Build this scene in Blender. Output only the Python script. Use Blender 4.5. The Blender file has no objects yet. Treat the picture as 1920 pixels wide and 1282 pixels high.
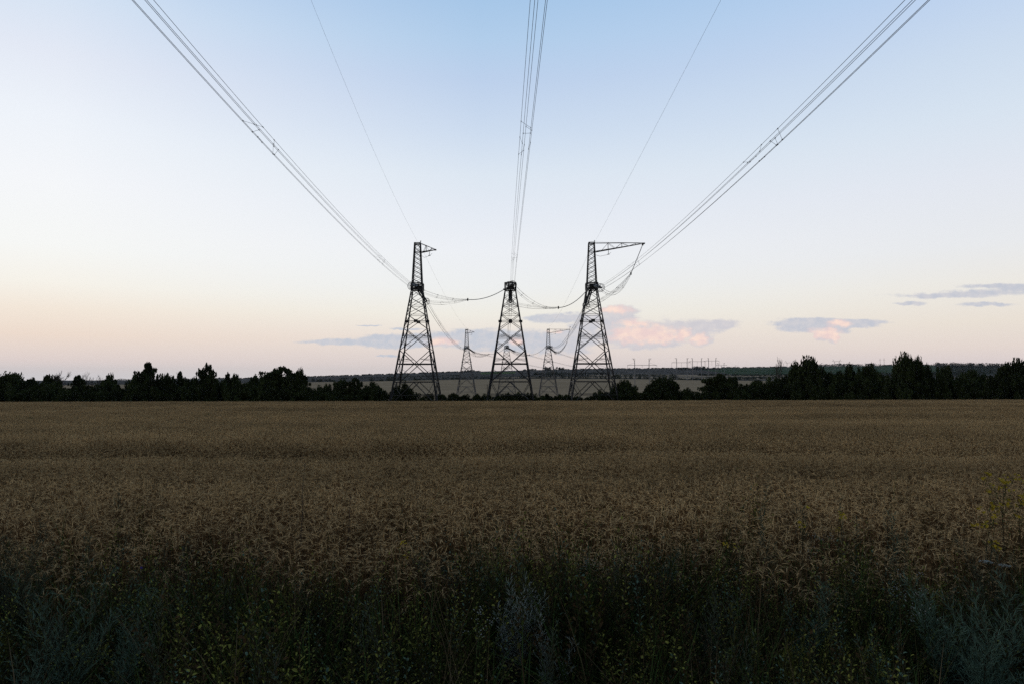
import bpy, math, random
import numpy as np
from mathutils import Vector, Matrix, Euler

R = math.radians
random.seed(7)
rng = np.random.default_rng(7)
scene = bpy.context.scene
COL = scene.collection

# ------------------------------------------------------------------ camera
PITCH = math.atan(64 / 1280)
CAMZ = 2.35
cd = bpy.data.cameras.new('camera')
cam = bpy.data.objects.new('camera', cd)
COL.objects.link(cam)
cam.location = (0, 0, CAMZ)
cam.rotation_euler = (R(90) + PITCH, 0, 0)
cd.lens = 24
cd.sensor_width = 36
cd.clip_start = 0.05
cd.clip_end = 60000
scene.camera = cam


def ray(px, py):
    cx, cy = (float(px) - 960) / 1280, (641 - float(py)) / 1280
    f = Vector((0, math.cos(PITCH), math.sin(PITCH)))
    u = Vector((0, -math.sin(PITCH), math.cos(PITCH)))
    return f + cx * Vector((1, 0, 0)) + cy * u


def P(px, py, Y):
    """the place that shows at a photograph pixel, at the distance Y"""
    d = ray(px, py)
    Y = float(Y)
    return Vector((0, 0, CAMZ)) + d * (Y / d.y)


# ------------------------------------------------------------------ terrain
PK_Y = np.array([-400, -60, 0, 150, 341, 600, 900, 1200, 1500], float)
PK_Z = np.array([7, 1.6, 0, -3.9, -7.4, -11.9, -13.9, -10.9, -3.4], float)
_fine_y = np.linspace(-400, 1500, 3801)
_fz = np.interp(_fine_y, PK_Y, PK_Z)
_k = np.ones(121) / 121
_fzs = np.convolve(np.pad(_fz, 60, mode='edge'), _k, mode='valid')


def base_z(y):
    return np.interp(y, _fine_y, _fzs)


EDGE_U = np.array([-.8, -.5, -.3, -.2, -.08, .03, .19, .27, .35, .8])
EDGE_P = np.array([724, 720, 716, 714, 711, 709, 710, 712, 713, 713], float)
RIDGE_U = (np.array([-100, 220, 440, 520, 600, 740, 870, 1000, 1100, 1300, 1440, 1560, 1650, 1750, 1920, 2100]) - 960) / 1280
RIDGE_P = np.array([713, 712, 709.5, 707.5, 705.5, 700.5, 696.5, 693, 691.5, 689.5, 688.5, 685.5, 685, 684, 686, 688], float)


def gz(x, y):
    x = np.asarray(x, float)
    y = np.asarray(y, float)
    zb = base_z(y) + 0.0022 * np.clip(x, -300, 300)
    u = np.clip(x / np.maximum(y, 1), -.9, .9)
    pe = np.interp(u, EDGE_U, EDGE_P)
    pr = np.interp(u, RIDGE_U, RIDGE_P)
    # far country: picture height of the land as a function of distance
    t = np.clip((y - 1500) / 2500, 0, 1)
    pp = pe + (pr - pe) * t ** 0.8
    zf = CAMZ - (pp - 705) / 1280 * np.clip(y, 1, 4000)
    zf = zf - np.clip(y - 4000, 0, None) * 0.03
    b = np.clip((y - 700) / 800, 0, 1)
    b = b * b * (3 - 2 * b)
    return zb * (1 - b) + zf * b


def g(x, y):
    return float(gz(x, y))


# ------------------------------------------------------------------ helpers
class MB:
    def __init__(s):
        s.v, s.f, s.m = [], [], []

    def add(s, vs, fs, m=0):
        o = len(s.v)
        s.v += [tuple(p) for p in vs]
        s.f += [tuple(i + o for i in f) for f in fs]
        s.m += [m] * len(fs)

    def bar(s, a, b, w, h=None, m=0):
        a, b = Vector(a), Vector(b)
        h = h or w
        d = (b - a).normalized()
        up = Vector((0, 0, 1)) if abs(d.z) < .9 else Vector((0, 1, 0))
        x = d.cross(up).normalized() * (w / 2)
        y = d.cross(x).normalized() * (h / 2)
        vs = [a - x - y, a + x - y, a + x + y, a - x + y, b - x - y, b + x - y, b + x + y, b - x + y]
        s.add(vs, [(0, 1, 2, 3), (7, 6, 5, 4), (0, 4, 5, 1), (1, 5, 6, 2), (2, 6, 7, 3), (3, 7, 4, 0)], m)

    def angle(s, a, b, w, t=0.03, m=0):
        """an L-section steel member"""
        a, b = Vector(a), Vector(b)
        d = (b - a).normalized()
        up = Vector((0, 0, 1)) if abs(d.z) < .9 else Vector((0, 1, 0))
        x = d.cross(up).normalized()
        y = d.cross(x).normalized()
        sh = x * (w / 2)
        s.bar(a, b, w, t, m)
        q = y * (w / 2 + t / 2)
        o = sh - x * (t / 2)
        s.bar(a + o + q, b + o + q, t, w, m)

    def box(s, c, sx, sy, sz, m=0):
        c = Vector(c)
        s.bar(c - Vector((sx / 2, 0, 0)), c + Vector((sx / 2, 0, 0)), sy, sz, m)

    def tube(s, pts, rad, n=5, m=0, cap=True):
        pts = [Vector(p) for p in pts]
        k = len(pts)
        if not hasattr(rad, '__len__'):
            rad = [rad] * k
        vs, fs = [], []
        ref = None
        for i, p in enumerate(pts):
            d = (pts[min(i + 1, k - 1)] - pts[max(i - 1, 0)])
            d = d.normalized() if d.length > 1e-9 else Vector((0, 0, 1))
            if ref is None:
                ref = d.cross(Vector((0.31, 0.83, 0.46))).normalized()
            ref = (ref - d * ref.dot(d)).normalized()
            bi = d.cross(ref)
            for j in range(n):
                a = 2 * math.pi * j / n
                vs.append(p + (ref * math.cos(a) + bi * math.sin(a)) * rad[i])
        for i in range(k - 1):
            for j in range(n):
                a, b = i * n + j, i * n + (j + 1) % n
                fs.append((a, b, b + n, a + n))
        if cap and n > 2:
            fs.append(tuple(range(n))[::-1])
            fs.append(tuple((k - 1) * n + j for j in range(n)))
        s.add(vs, fs, m)

    def ring(s, c, axis, r, t, n=28, m=0):
        c, axis = Vector(c), Vector(axis).normalized()
        x = axis.cross(Vector((0, 0, 1)))
        x = x.normalized() if x.length > .01 else Vector((1, 0, 0))
        y = axis.cross(x)
        pts = [c + (x * math.cos(a) + y * math.sin(a)) * r for a in [2 * math.pi * i / n for i in range(n + 1)]]
        s.tube(pts, t, 5, m, cap=False)

    def build(s, name, mats, parent=None, origin=(0, 0, 0), smooth=False, link=True):
        me = bpy.data.meshes.new(name)
        o = Vector(origin)
        me.from_pydata([(p[0] - o.x, p[1] - o.y, p[2] - o.z) for p in s.v], [], s.f)
        mats = mats if isinstance(mats, (list, tuple)) else [mats]
        for m in mats:
            me.materials.append(m)
        if len(mats) > 1:
            me.polygons.foreach_set('material_index', s.m)
        if smooth:
            me.polygons.foreach_set('use_smooth', [True] * len(me.polygons))
        me.update()
        ob = bpy.data.objects.new(name, me)
        if link:
            COL.objects.link(ob)
        if parent:
            ob.parent = parent
        return ob


def np_mesh(name, V, F, mats, fm=None):
    me = bpy.data.meshes.new(name)
    me.from_pydata(V.tolist(), [], F.tolist())
    for m in mats:
        me.materials.append(m)
    if fm is not None:
        me.polygons.foreach_set('material_index', np.asarray(fm, dtype=np.int32))
    me.update()
    return me


def tag(o, label=None, cat=None, group=None, kind=None):
    if label: o['label'] = label
    if cat: o['category'] = cat
    if group: o['group'] = group
    if kind: o['kind'] = kind
    return o


def empty(name, loc, label, cat, group=None):
    o = bpy.data.objects.new(name, None)
    o.empty_display_size = .5
    COL.objects.link(o)
    o.location = loc
    return tag(o, label, cat, group)


def copy_tree(o, parent=None):
    c = o.copy()
    COL.objects.link(c)
    if parent:
        c.parent = parent
    for ch in [k for k in bpy.data.objects if k.parent == o]:
        copy_tree(ch, c)
    return c


# ------------------------------------------------------------------ materials
def lin(c):
    return tuple((x / 12.92 if x <= .04045 else ((x + .055) / 1.055) ** 2.4) for x in [k / 255 for k in c])


def mat(name, col, rough=.8, spec=.2, var=.25, scale=None, hue=None, metal=0, rnd=0, big=None, skew=None):
    """matte surface whose colour wanders by noise, by instance and (big) over tens of metres"""
    m = bpy.data.materials.new(name)
    m.use_nodes = True
    nt = m.node_tree
    N, L = nt.nodes, nt.links
    b = N['Principled BSDF']
    b.inputs['Roughness'].default_value = rough
    b.inputs['Specular IOR Level'].default_value = spec
    b.inputs['Metallic'].default_value = metal
    base = (*col, 1)
    dark = tuple(c * (1 - var) for c in col) + (1,)
    lite = tuple(c * (1 + var) for c in col) + (1,)
    b.inputs['Specular IOR Level'].default_value = spec
    if hue:
        lite = (*hue, 1)
    mix = N.new('ShaderNodeMix')
    mix.data_type = 'RGBA'
    mix.inputs[6].default_value = dark
    mix.inputs[7].default_value = lite
    tc = N.new('ShaderNodeTexCoord')
    no = N.new('ShaderNodeTexNoise')
    no.inputs['Scale'].default_value = scale or 3
    no.inputs['Detail'].default_value = 4
    L.new(tc.outputs['Object'], no.inputs['Vector'])
    last = no.outputs['Fac']
    if rnd:
        oi = N.new('ShaderNodeObjectInfo')
        ma = N.new('ShaderNodeMath')
        ma.operation = 'MULTIPLY_ADD'
        ma.inputs[1].default_value = rnd
        L.new(oi.outputs['Random'], ma.inputs[0])
        sb = N.new('ShaderNodeMath')
        sb.operation = 'SUBTRACT'
        sb.inputs[1].default_value = rnd / 2
        L.new(last, sb.inputs[0])
        L.new(sb.outputs[0], ma.inputs[2])
        last = ma.outputs[0]
    if big:
        ge = N.new('ShaderNodeNewGeometry')
        mp = N.new('ShaderNodeMapping')
        mp.inputs['Scale'].default_value = big[0]
        L.new(ge.outputs['Position'], mp.inputs['Vector'])
        n2 = N.new('ShaderNodeTexNoise')
        n2.inputs['Scale'].default_value = 1
        n2.inputs['Detail'].default_value = 3
        L.new(mp.outputs[0], n2.inputs['Vector'])
        s1 = N.new('ShaderNodeMath')
        s1.operation = 'MULTIPLY_ADD'
        s1.inputs[1].default_value = big[1]
        L.new(n2.outputs['Fac'], s1.inputs[0])
        s2 = N.new('ShaderNodeMath')
        s2.operation = 'SUBTRACT'
        s2.inputs[1].default_value = big[1] / 2
        L.new(last, s2.inputs[0])
        L.new(s2.outputs[0], s1.inputs[2])
        last = s1.outputs[0]
    cl = N.new('ShaderNodeClamp')
    L.new(last, cl.inputs['Value'])
    if skew:
        pw = N.new('ShaderNodeMath')
        pw.operation = 'POWER'
        pw.inputs[1].default_value = skew
        L.new(cl.outputs[0], pw.inputs[0])
        L.new(pw.outputs[0], mix.inputs[0])
    else:
        L.new(cl.outputs[0], mix.inputs[0])
    L.new(mix.outputs[2], b.inputs['Base Color'])
    return m


M = {}
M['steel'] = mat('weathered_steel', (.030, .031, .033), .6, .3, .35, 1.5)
M['steel_far'] = mat('pale_far_steel', (.10, .10, .105), .6, .3, .3, 1.0)  # on the second tower row this paler colour stands in for fading with distance
M['rust'] = mat('rusty_primer_steel', (.10, .055, .04), .7, .2, .3, 1.5)
M['glass_insulator'] = mat('insulator_glass', (.06, .075, .085), .25, .5, .3, 3)
M['wire'] = mat('aluminium_wire', (.06, .065, .07), .55, .3, .2, 1)
M['fitting'] = mat('dark_fitting', (.03, .03, .032), .6, .3, .2, 5)
M['concrete'] = mat('concrete_pole', (.20, .20, .205), .8, .2, .2, .5)
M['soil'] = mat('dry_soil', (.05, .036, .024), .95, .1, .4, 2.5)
M['ear'] = mat('wheat_ear', (.52, .375, .19), .85, .03, .38, 9, rnd=.6, big=((.035, .17, .1), 2.2))
M['stem'] = mat('wheat_straw', (.17, .098, .044), .85, .03, .4, 6, rnd=.8, big=((.035, .17, .1), 1.6))
M['dryleaf'] = mat('wheat_dry_leaf', (.085, .052, .027), .85, .03, .4, 6, rnd=.8)
M['leaf_dark'] = mat('dark_foliage', (.027, .036, .015), .85, .03, .45, .9, rnd=.6)
M['leaf_mid'] = mat('mid_foliage', (.040, .054, .020), .85, .03, .45, .9, rnd=.6)
M['bark'] = mat('bark', (.075, .06, .048), .9, .1, .4, 4)
M['deadwood'] = mat('dead_twigs', (.06, .05, .043), .9, .1, .3, 4)
M['weed_leaf'] = mat('weed_leaf', (.026, .040, .009), .85, .03, .4, 14, hue=(.19, .19, .045), rnd=.7, skew=2.6)
M['weed_young'] = mat('young_weed_leaf', (.185, .195, .045), .8, .05, .5, 14, rnd=.8)
M['weed_stem'] = mat('weed_stem', (.038, .034, .02), .85, .03, .4, 8, rnd=.6)
M['weed_brown'] = mat('dry_weed_leaf', (.07, .045, .022), .85, .03, .4, 8, rnd=.6)
M['grass'] = mat('grass_blade', (.050, .086, .025), .85, .03, .4, 6, rnd=.7)
M['grass_dry'] = mat('dry_grass_blade', (.12, .09, .05), .85, .03, .35, 6, rnd=.7)
M['sage'] = mat('wormwood_leaf', (.076, .098, .068), .85, .03, .3, 8, rnd=.7)
M['silver'] = mat('silver_leaf', (.25, .295, .265), .85, .03, .3, 8, rnd=.5)
M['teal'] = mat('blue_green_leaf', (.092, .150, .108), .85, .03, .3, 8, rnd=.5)
M['yellow'] = mat('yellow_petal', (.40, .30, .02), .6, .15, .2, 12)
M['white'] = mat('white_petal', (.26, .28, .25), .7, .15, .15, 12)
M['violet'] = mat('violet_petal', (.09, .07, .30), .7, .15, .15, 12)
M['field'] = mat('ripe_field', (.34, .255, .16), 1.0, .0, .22, .02, big=((.004, .03, .02), 1.3))
M['slope'] = mat('fallow_slope', (.085, .078, .068), 1.0, .0, .3, .01, big=((.002, .012, .02), 1.2))
M['tan'] = mat('stubble_slope', (.32, .245, .165), 1.0, .0, .2, .01, big=((.004, .02, .02), 1.2))
M['greenfield'] = mat('young_crop', (.045, .074, .038), 1.0, .0, .15, .01, big=((.002, .02, .02), .8))
M['brightgreen'] = mat('pasture', (.075, .115, .04), 1.0, .0, .15, .01)
M['woods'] = mat('far_wood', (.03, .04, .026), 1.0, .0, .3, .05)

# ------------------------------------------------------------------ ground, far field, hills
def sheet(name, ys, us, material, zone=None, mats=None, halfwidth=None):
    """rows of vertices at distances ys; each row spans x = u*(y+pad)"""
    V, F, fm = [], [], []
    nx = len(us)
    for y in ys:
        w = max(abs(y), 0) + 60
        x = us * w
        z = gz(x, np.full(nx, y))
        V.append(np.stack([x, np.full(nx, y), z], 1))
    V = np.concatenate(V)
    for j in range(len(ys) - 1):
        for i in range(nx - 1):
            a = j * nx + i
            F.append((a, a + 1, a + 1 + nx, a + nx))
            if zone:
                fm.append(zone(us[i], ys[j]))
    me = np_mesh(name, V, np.array(F), mats or [material], fm if zone else None)
    me.polygons.foreach_set('use_smooth', [True] * len(me.polygons))
    o = bpy.data.objects.new(name, me)
    COL.objects.link(o)
    return tag(o, kind='structure')


YN = [-320, -200, -120, -80, -50, -30, -15, -8] + list(np.arange(-4, 20, 1.0)) + list(np.arange(20, 172, 4.0))
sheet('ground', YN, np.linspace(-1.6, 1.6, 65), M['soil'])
YF = [YN[-1]] + list(np.arange(180, 400, 20.0)) + list(np.arange(400, 1500, 40.0)) + [1500]
sheet('far_field', YF, np.linspace(-1.6, 1.6, 161), M['field'])


def hill_zone(u, y):
    px = 960 + 1280 * u * (y + 60) / y
    if px > 1752 and y > 2300: return 4
    if 2350 < y < 3950 and 1292 + (3950 - y) * .05 < px: return 2
    if 2900 < y < 3600 and 896 < px < 962: return 3
    if 1640 < y < 1900 and px > 930: return 1
    if 2000 < y < 2400 and 1100 < px < 1470: return 1
    if 3400 < y < 3900 and 560 < px < 860: return 0
    return 0


YH = list(np.arange(1500, 4100, 50.0)) + list(np.arange(4200, 9000, 400.0))
sheet('hills', YH, np.linspace(-1.3, 1.3, 521), M['slope'], hill_zone, [M['slope'], M['tan'], M['greenfield'], M['brightgreen'], M['woods']])


# ------------------------------------------------------------------ scattering (for stuff only)
def scatter(name, pts, rots, scls, idx, protos, label):
    """one object of kind stuff: clumps set on points by geometry nodes"""
    c = bpy.data.collections.new(name + '_clumps')
    for i, p in enumerate(protos):
        p.name = '%s_clump_%02d' % (name, i)
        c.objects.link(p)
    me = bpy.data.meshes.new(name)
    n = len(pts)
    me.vertices.add(n)
    me.vertices.foreach_set('co', np.asarray(pts, np.float32).ravel())
    a = me.attributes.new('rot', 'FLOAT_VECTOR', 'POINT')
    a.data.foreach_set('vector', np.asarray(rots, np.float32).ravel())
    a = me.attributes.new('scl', 'FLOAT_VECTOR', 'POINT')
    a.data.foreach_set('vector', np.asarray(scls, np.float32).ravel())
    a = me.attributes.new('kindex', 'INT', 'POINT')
    a.data.foreach_set('value', np.asarray(idx, np.int32))
    ob = bpy.data.objects.new(name, me)
    COL.objects.link(ob)
    tag(ob, label, kind='stuff')
    ng = bpy.data.node_groups.new(name, 'GeometryNodeTree')
    ng.interface.new_socket('Geometry', in_out='INPUT', socket_type='NodeSocketGeometry')
    ng.interface.new_socket('Geometry', in_out='OUTPUT', socket_type='NodeSocketGeometry')
    N, L = ng.nodes, ng.links
    gi, go = N.new('NodeGroupInput'), N.new('NodeGroupOutput')
    ip = N.new('GeometryNodeInstanceOnPoints')
    ci = N.new('GeometryNodeCollectionInfo')
    ci.inputs['Collection'].default_value = c
    ci.inputs['Separate Children'].default_value = True
    ci.inputs['Reset Children'].default_value = True

    def attr(nm, t):
        k = N.new('GeometryNodeInputNamedAttribute')
        k.data_type = t
        k.inputs['Name'].default_value = nm
        return k.outputs['Attribute']
    e = N.new('FunctionNodeEulerToRotation')
    L.new(attr('rot', 'FLOAT_VECTOR'), e.inputs[0])
    L.new(gi.outputs[0], ip.inputs['Points'])
    L.new(ci.outputs[0], ip.inputs['Instance'])
    ip.inputs['Pick Instance'].default_value = True
    L.new(attr('kindex', 'INT'), ip.inputs['Instance Index'])
    L.new(e.outputs[0], ip.inputs['Rotation'])
    L.new(attr('scl', 'FLOAT_VECTOR'), ip.inputs['Scale'])
    L.new(ip.outputs[0], go.inputs[0])
    md = ob.modifiers.new('scatter', 'NODES')
    md.node_group = ng
    return ob


# ------------------------------------------------------------------ wheat
def stalk(mb, x, y, h, det):
    az = random.gauss(0.3, 1.5) if random.random() < .6 else random.uniform(0, 2 * math.pi)
    lean = abs(random.gauss(0, R(6)))
    nod = R(random.uniform(75, 170))
    if random.random() < .12: nod = R(random.uniform(5, 45))
    dx, dy = math.cos(az), math.sin(az)
    elen = random.uniform(.052, .076)
    neck = random.uniform(.045, .10)
    stem_len = max(.2, h - neck * .55)
    pts = [Vector((x, y, 0))]
    p = Vector((x, y, 0))
    ns = {0: 4, 1: 3, 2: 2}[det]
    th = lean * .5
    for i in range(ns):
        th = lean * (.4 + .6 * i / max(1, ns - 1))
        p = p + Vector((dx * math.sin(th), dy * math.sin(th), math.cos(th))) * (stem_len / ns)
        pts.append(p.copy())
    nk = {0: 4, 1: 2, 2: 1}[det]
    for i in range(nk):
        th = lean + (nod * .5 - lean) * (i + 1) / nk
        p = p + Vector((dx * math.sin(th), dy * math.sin(th), math.cos(th))) * (neck / nk)
        pts.append(p.copy())
    r = {0: .0013, 1: .0018, 2: .0038}[det]
    mb.tube(pts, [r] * len(pts), 3, 0, cap=False)
    ne = {0: 6, 1: 3, 2: 2}[det]
    ep = [p.copy()]
    ths = []
    for i in range(ne):
        th2 = th + (nod - th) * (i + 1) / ne
        ths.append(th2)
        p = p + Vector((dx * math.sin(th2), dy * math.sin(th2), math.cos(th2))) * (elen / ne)
        ep.append(p.copy())
    re = {0: .0034, 1: .0048, 2: .0095}[det]
    if det == 0:
        rad = [re * .35] + [re * (1.0 if i % 2 else .78) * (1 - .5 * (i / ne) ** 2) for i in range(1, ne)] + [re * .3]
    else:
        rad = [re * .5] + [re] * (ne - 1) + [re * .35]
    mb.tube(ep, rad, {0: 5, 1: 4, 2: 3}[det], 1, cap=False)
    na = {0: 12, 1: 4, 2: 0}[det]
    for k in range(na):
        i = random.randrange(1, len(ep))
        th2 = ths[i - 1] + random.gauss(0, .28)
        az2 = az + random.gauss(0, .35)
        d = Vector((math.cos(az2) * math.sin(th2), math.sin(az2) * math.sin(th2), math.cos(th2)))
        a = ep[i]
        b = a + d * random.uniform(.035, .07)
        w = Vector((random.gauss(0, 1), random.gauss(0, 1), random.gauss(0, 1))).normalized() * (.0008 if det == 0 else .0016)
        mb.add([a - w, a + w, b], [(0, 1, 2)], 1)
    nl = {0: 2, 1: 1, 2: 0}[det]
    for k in range(nl):
        z0 = random.uniform(.25, .75) * h
        a2 = random.uniform(0, 6.28)
        q = Vector((x, y, 0)).lerp(pts[ns], z0 / h)
        ln = random.uniform(.12, .24)
        e = Vector((math.cos(a2), math.sin(a2), 0))
        s = Vector((-e.y, e.x, 0)) * .004
        m1 = q + e * ln * .4 + Vector((0, 0, ln * .35))
        m2 = q + e * ln * .75 + Vector((0, 0, -ln * random.uniform(.1, .6)))
        mb.add([q - s * .6, q + s * .6, m1 + s, m1 - s, m2], [(0, 1, 2, 3), (3, 2, 4)], 2)


def wheat_patch(size, dens, det):
    mb = MB()
    n = int(size * size * dens)
    for i in range(n):
        stalk(mb, random.uniform(-.55, .55) * size, random.uniform(-.55, .55) * size, random.gauss(.81, .085), det)
    return mb.build('wheat', [M['stem'], M['ear'], M['dryleaf']], link=False)


protos = [wheat_patch(.5, 270, 0) for _ in range(8)] + [wheat_patch(.9, 260, 1) for _ in range(6)] + [wheat_patch(1.6, 140, 2) for _ in range(6)]
_ph = rng.uniform(0, 6.28, 24)


def wave(x, y):
    """gentle unevenness of the crop, long across the view"""
    s = 0
    for i, (kx, ky, a) in enumerate([(.09, .55, 1), (.05, .9, .8), (.21, 1.4, .6), (.4, 2.1, .5), (.9, 2.9, .35), (.03, .31, .8)]):
        s = s + a * np.sin(kx * x + ky * y + _ph[i] + 1.3 * np.sin(.13 * x + _ph[i + 8]))
    return s / 2.4


def crop_scale(x, y):
    h = 1 + (.05 + .03 * np.clip((y - 20) / 40, 0, 1)) * wave(x, y)
    # a lower strip in front of a taller one shows as a darker band
    yb = 17.2 + .7 * np.sin(x * .16 + 1) + .5 * np.sin(x * .45)
    h = h - .21 * np.exp(-((y - yb) / 1.3) ** 2) + .06 * np.exp(-((y - yb - 3.8) / 2.2) ** 2)
    yc = 37 + 1.6 * np.sin(x * .1)
    h = h - .15 * np.exp(-((y - yc) / 2.5) ** 2) + .06 * np.exp(-((y - yc - 7) / 4) ** 2)
    yd = 70 + 3 * np.sin(x * .05)
    h = h - .13 * np.exp(-((y - yd) / 4.5) ** 2)
    return h


def front_edge(x):
    return 6.15 + .22 * np.sin(x * 1.7) + .12 * np.sin(x * 4.1 + 1) + .02 * np.abs(x)


wp, wr, ws, wi = [], [], [], []
EDGE_Y = 144.0
for (y0, y1, step, lo, hi) in ((5.8, 17, .40, 0, 8), (17, 50, .72, 8, 14), (50, EDGE_Y, 1.30, 14, 20)):
    for yy in np.arange(y0, y1, step):
        half = .80 * (yy + step) + 5
        xs = np.arange(-half, half, step) + rng.uniform(0, step)
        xs = xs + rng.uniform(-.3, .3, len(xs)) * step
        ys = yy + rng.uniform(-.3, .3, len(xs)) * step
        ok = (ys > front_edge(xs)) & (ys < EDGE_Y)
        xs, ys = xs[ok], ys[ok]
        n = len(xs)
        if not n: continue
        wp.append(np.stack([xs, ys, gz(xs, ys)], 1))
        wr.append(np.stack([rng.normal(0, .03, n), rng.normal(0, .03, n), rng.choice([0, .4, -.4, .9, -.9, 3.14, 2.6, -2.6], n) + rng.normal(0, .2, n)], 1))
        hs = crop_scale(xs, ys) * rng.normal(1, .025, n)
        fr = np.clip((ys - front_edge(xs)) / 1.6, 0, 1)
        hs = hs * (1 - (1 - fr) * rng.uniform(0.02, .38, n))
        ws.append(np.stack([np.ones(n), np.ones(n), hs], 1))
        wi.append(rng.integers(lo, hi, n))
scatter('wheat_field', np.concatenate(wp), np.concatenate(wr), np.concatenate(ws), np.concatenate(wi), protos,
        'ripe bearded wheat with nodding ears filling the foreground field')

#PART2
# ------------------------------------------------------------------ lattice towers
HN = 25.9


def tower_parts(root, with_mast, arm):
    W0, HT = 5.1, HN - .75
    W1 = 1.12

    def w(z): return W0 + (W1 - W0) * z / HT
    corners = [(-1, -1), (1, -1), (1, 1), (-1, 1)]

    def c(k, z):
        a = w(z)
        return Vector((corners[k][0] * a, corners[k][1] * a, z))
    for k in range(4):
        mb = MB()
        mb.angle(c(k, -1.2), c(k, HT * .47), .31, .09)
        mb.angle(c(k, HT * .47), c(k, HT), .24, .08)
        mb.box(c(k, -.7), .9, .9, .8)
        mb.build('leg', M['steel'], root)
    lv = [HT * t for t in (0, .2, .47, .655, .78, .86, .93, 1)]
    for f in range(4):
        a, b = f, (f + 1) % 4
        mb = MB()
        n = [Vector((0, -1, 0)), Vector((1, 0, 0)), Vector((0, 1, 0)), Vector((-1, 0, 0))][f] * .05

        def seg(p, q, t, ww=None): mb.bar(p + n, q + n, t, ww)
        # bottom: inverted V, bar, small ties
        mid = (c(a, lv[1]) + c(b, lv[1])) / 2
        seg(c(a, lv[1]), c(b, lv[1]), .20)
        seg(c(a, lv[1] * .45), c(b, lv[1] * .45), .12)
        seg(mid, c(a, 0), .17)
        seg(mid, c(b, 0), .17)
        for k in (a, b):
            v = mid.lerp(c(k, 0), .55)
            seg(c(k, lv[1]), v, .10)
            seg(c(k, lv[1] * .45), v, .08)
        # big X panels
        for i, (t, th) in enumerate(((.15, .23), (.13, .08), (.11, .10))):
            z0, z1 = lv[1 + i], lv[2 + i]
            A0, B0, A1, B1 = c(a, z0), c(b, z0), c(a, z1), c(b, z1)
            seg(A0, B1, t)
            seg(B0, A1, t)
            tt = w(z0) / (w(z0) + w(z1))
            X = A0.lerp(B1, tt)
            zx = X.z
            if i == 0:
                seg(c(a, zx), c(b, zx), .23)
            elif i == 1:
                seg(c(a, zx), c(b, zx), .07)
                seg(c(a, zx + .5), c(b, zx + .5), .07)
            else:
                seg(c(a, zx), c(b, zx), .12)
                mb.box(X + n, .75, .75, .5)
            if i < 2:
                for k, p0, p1 in ((a, A0, B1), (b, B0, A1), (a, A1, B0), (b, B1, A0)):
                    v = p0.lerp(p1, .27)
                    leg = c(k, v.z)
                    seg(leg, v, .06)
                    zz = v.z + (.0 + (zx - v.z) * .45)
                    seg(c(k, zz), v, .06)
        # small X panels at the top
        for i in (4, 5, 6):
            seg(c(a, lv[i]), c(b, lv[i + 1]), .09)
            seg(c(b, lv[i]), c(a, lv[i + 1]), .09)
            if i == 4: seg(c(a, lv[i]), c(b, lv[i]), .08)
            if i == 5: seg(c(a, lv[i]), c(b, lv[i]), .07)
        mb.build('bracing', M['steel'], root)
    # node platform
    mb = MB()
    s = 1.18
    for z in (HT, HT + .7, HT + 1.42):
        for k in range(4):
            p, q = corners[k], corners[(k + 1) % 4]
            mb.bar((p[0] * s, p[1] * s, z), (q[0] * s, q[1] * s, z), .24 if z != HT + .7 else .14)
    for k in range(4):
        p, q = corners[k], corners[(k + 1) % 4]
        mb.bar((p[0] * s, p[1] * s, HT), (p[0] * s, p[1] * s, HT + 1.42), .3)
        for t in (.3, .7):
            x, y = p[0] + (q[0] - p[0]) * t, p[1] + (q[1] - p[1]) * t
            mb.bar((x * s, y * s, HT), (x * s, y * s, HT + 1.42), .1)
        mb.bar((p[0] * s, p[1] * s, HT), (q[0] * s, q[1] * s, HT + 1.42), .12)
    mb.box((0, 0, HT + .35), 1.7, 2.0, .12)
    mb.box((0, -.7, HT + .75), 1.1, .5, .7)
    mb.box((.35, .7, HT + .7), .9, .4, .8)
    for x in (-.6, 0, .6):
        mb.bar((x, -s - .25, HT + .75), (x, s + .25, HT + .75), .16)
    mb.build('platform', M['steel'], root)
    if not with_mast:
        mb = MB()
        for k in range(4):
            p, q = corners[k], corners[(k + 1) % 4]
            mb.bar((p[0] * .95, p[1] * .95, HT + 1.5), (p[0] * .5, p[1] * .5, HT + 1.75), .12)
            mb.bar((p[0] * .5, p[1] * .5, HT + 1.75), (q[0] * .5, q[1] * .5, HT + 1.75), .12)
        mb.build('cap', M['steel'], root)
        return
    # upper mast
    zb, zt = HT + 1.42, 35.6
    m0, m1 = 1.02, .60
    mast = MB()

    def mw(z): return m0 + (m1 - m0) * (z - zb) / (zt - zb)

    def mc(k, z): return Vector((corners[k][0] * mw(z), corners[k][1] * mw(z), z))
    for k in range(4):
        mast.angle(mc(k, zb), mc(k, zt), .22, .07)
    mo = mast.build('mast', M['steel'], root)
    lat = MB()
    nz = 9
    for i in range(nz):
        z0 = zb + (zt - zb) * i / nz
        z1 = zb + (zt - zb) * (i + 1) / nz
        for f in range(4):
            a, b = f, (f + 1) % 4
            lat.bar(mc(a, z0), mc(b, z1), .075)
            lat.bar(mc(b, z0), mc(a, z1), .075)
            if i in (7,):
                lat.bar(mc(a, z0), mc(b, z0), .12)
    for z in (zt, zt - .25):
        for f in range(4):
            lat.bar(mc(f, z), mc((f + 1) % 4, z), .16)
    lat.bar((m1, 0, zt), (m1 + .1, 0, zt + .55), .16)
    lat.build('lattice', M['steel'], mo)
    # arm
    ln, ztip, zlow = arm
    am = MB()
    tip = Vector((ln, 0, ztip))
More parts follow.
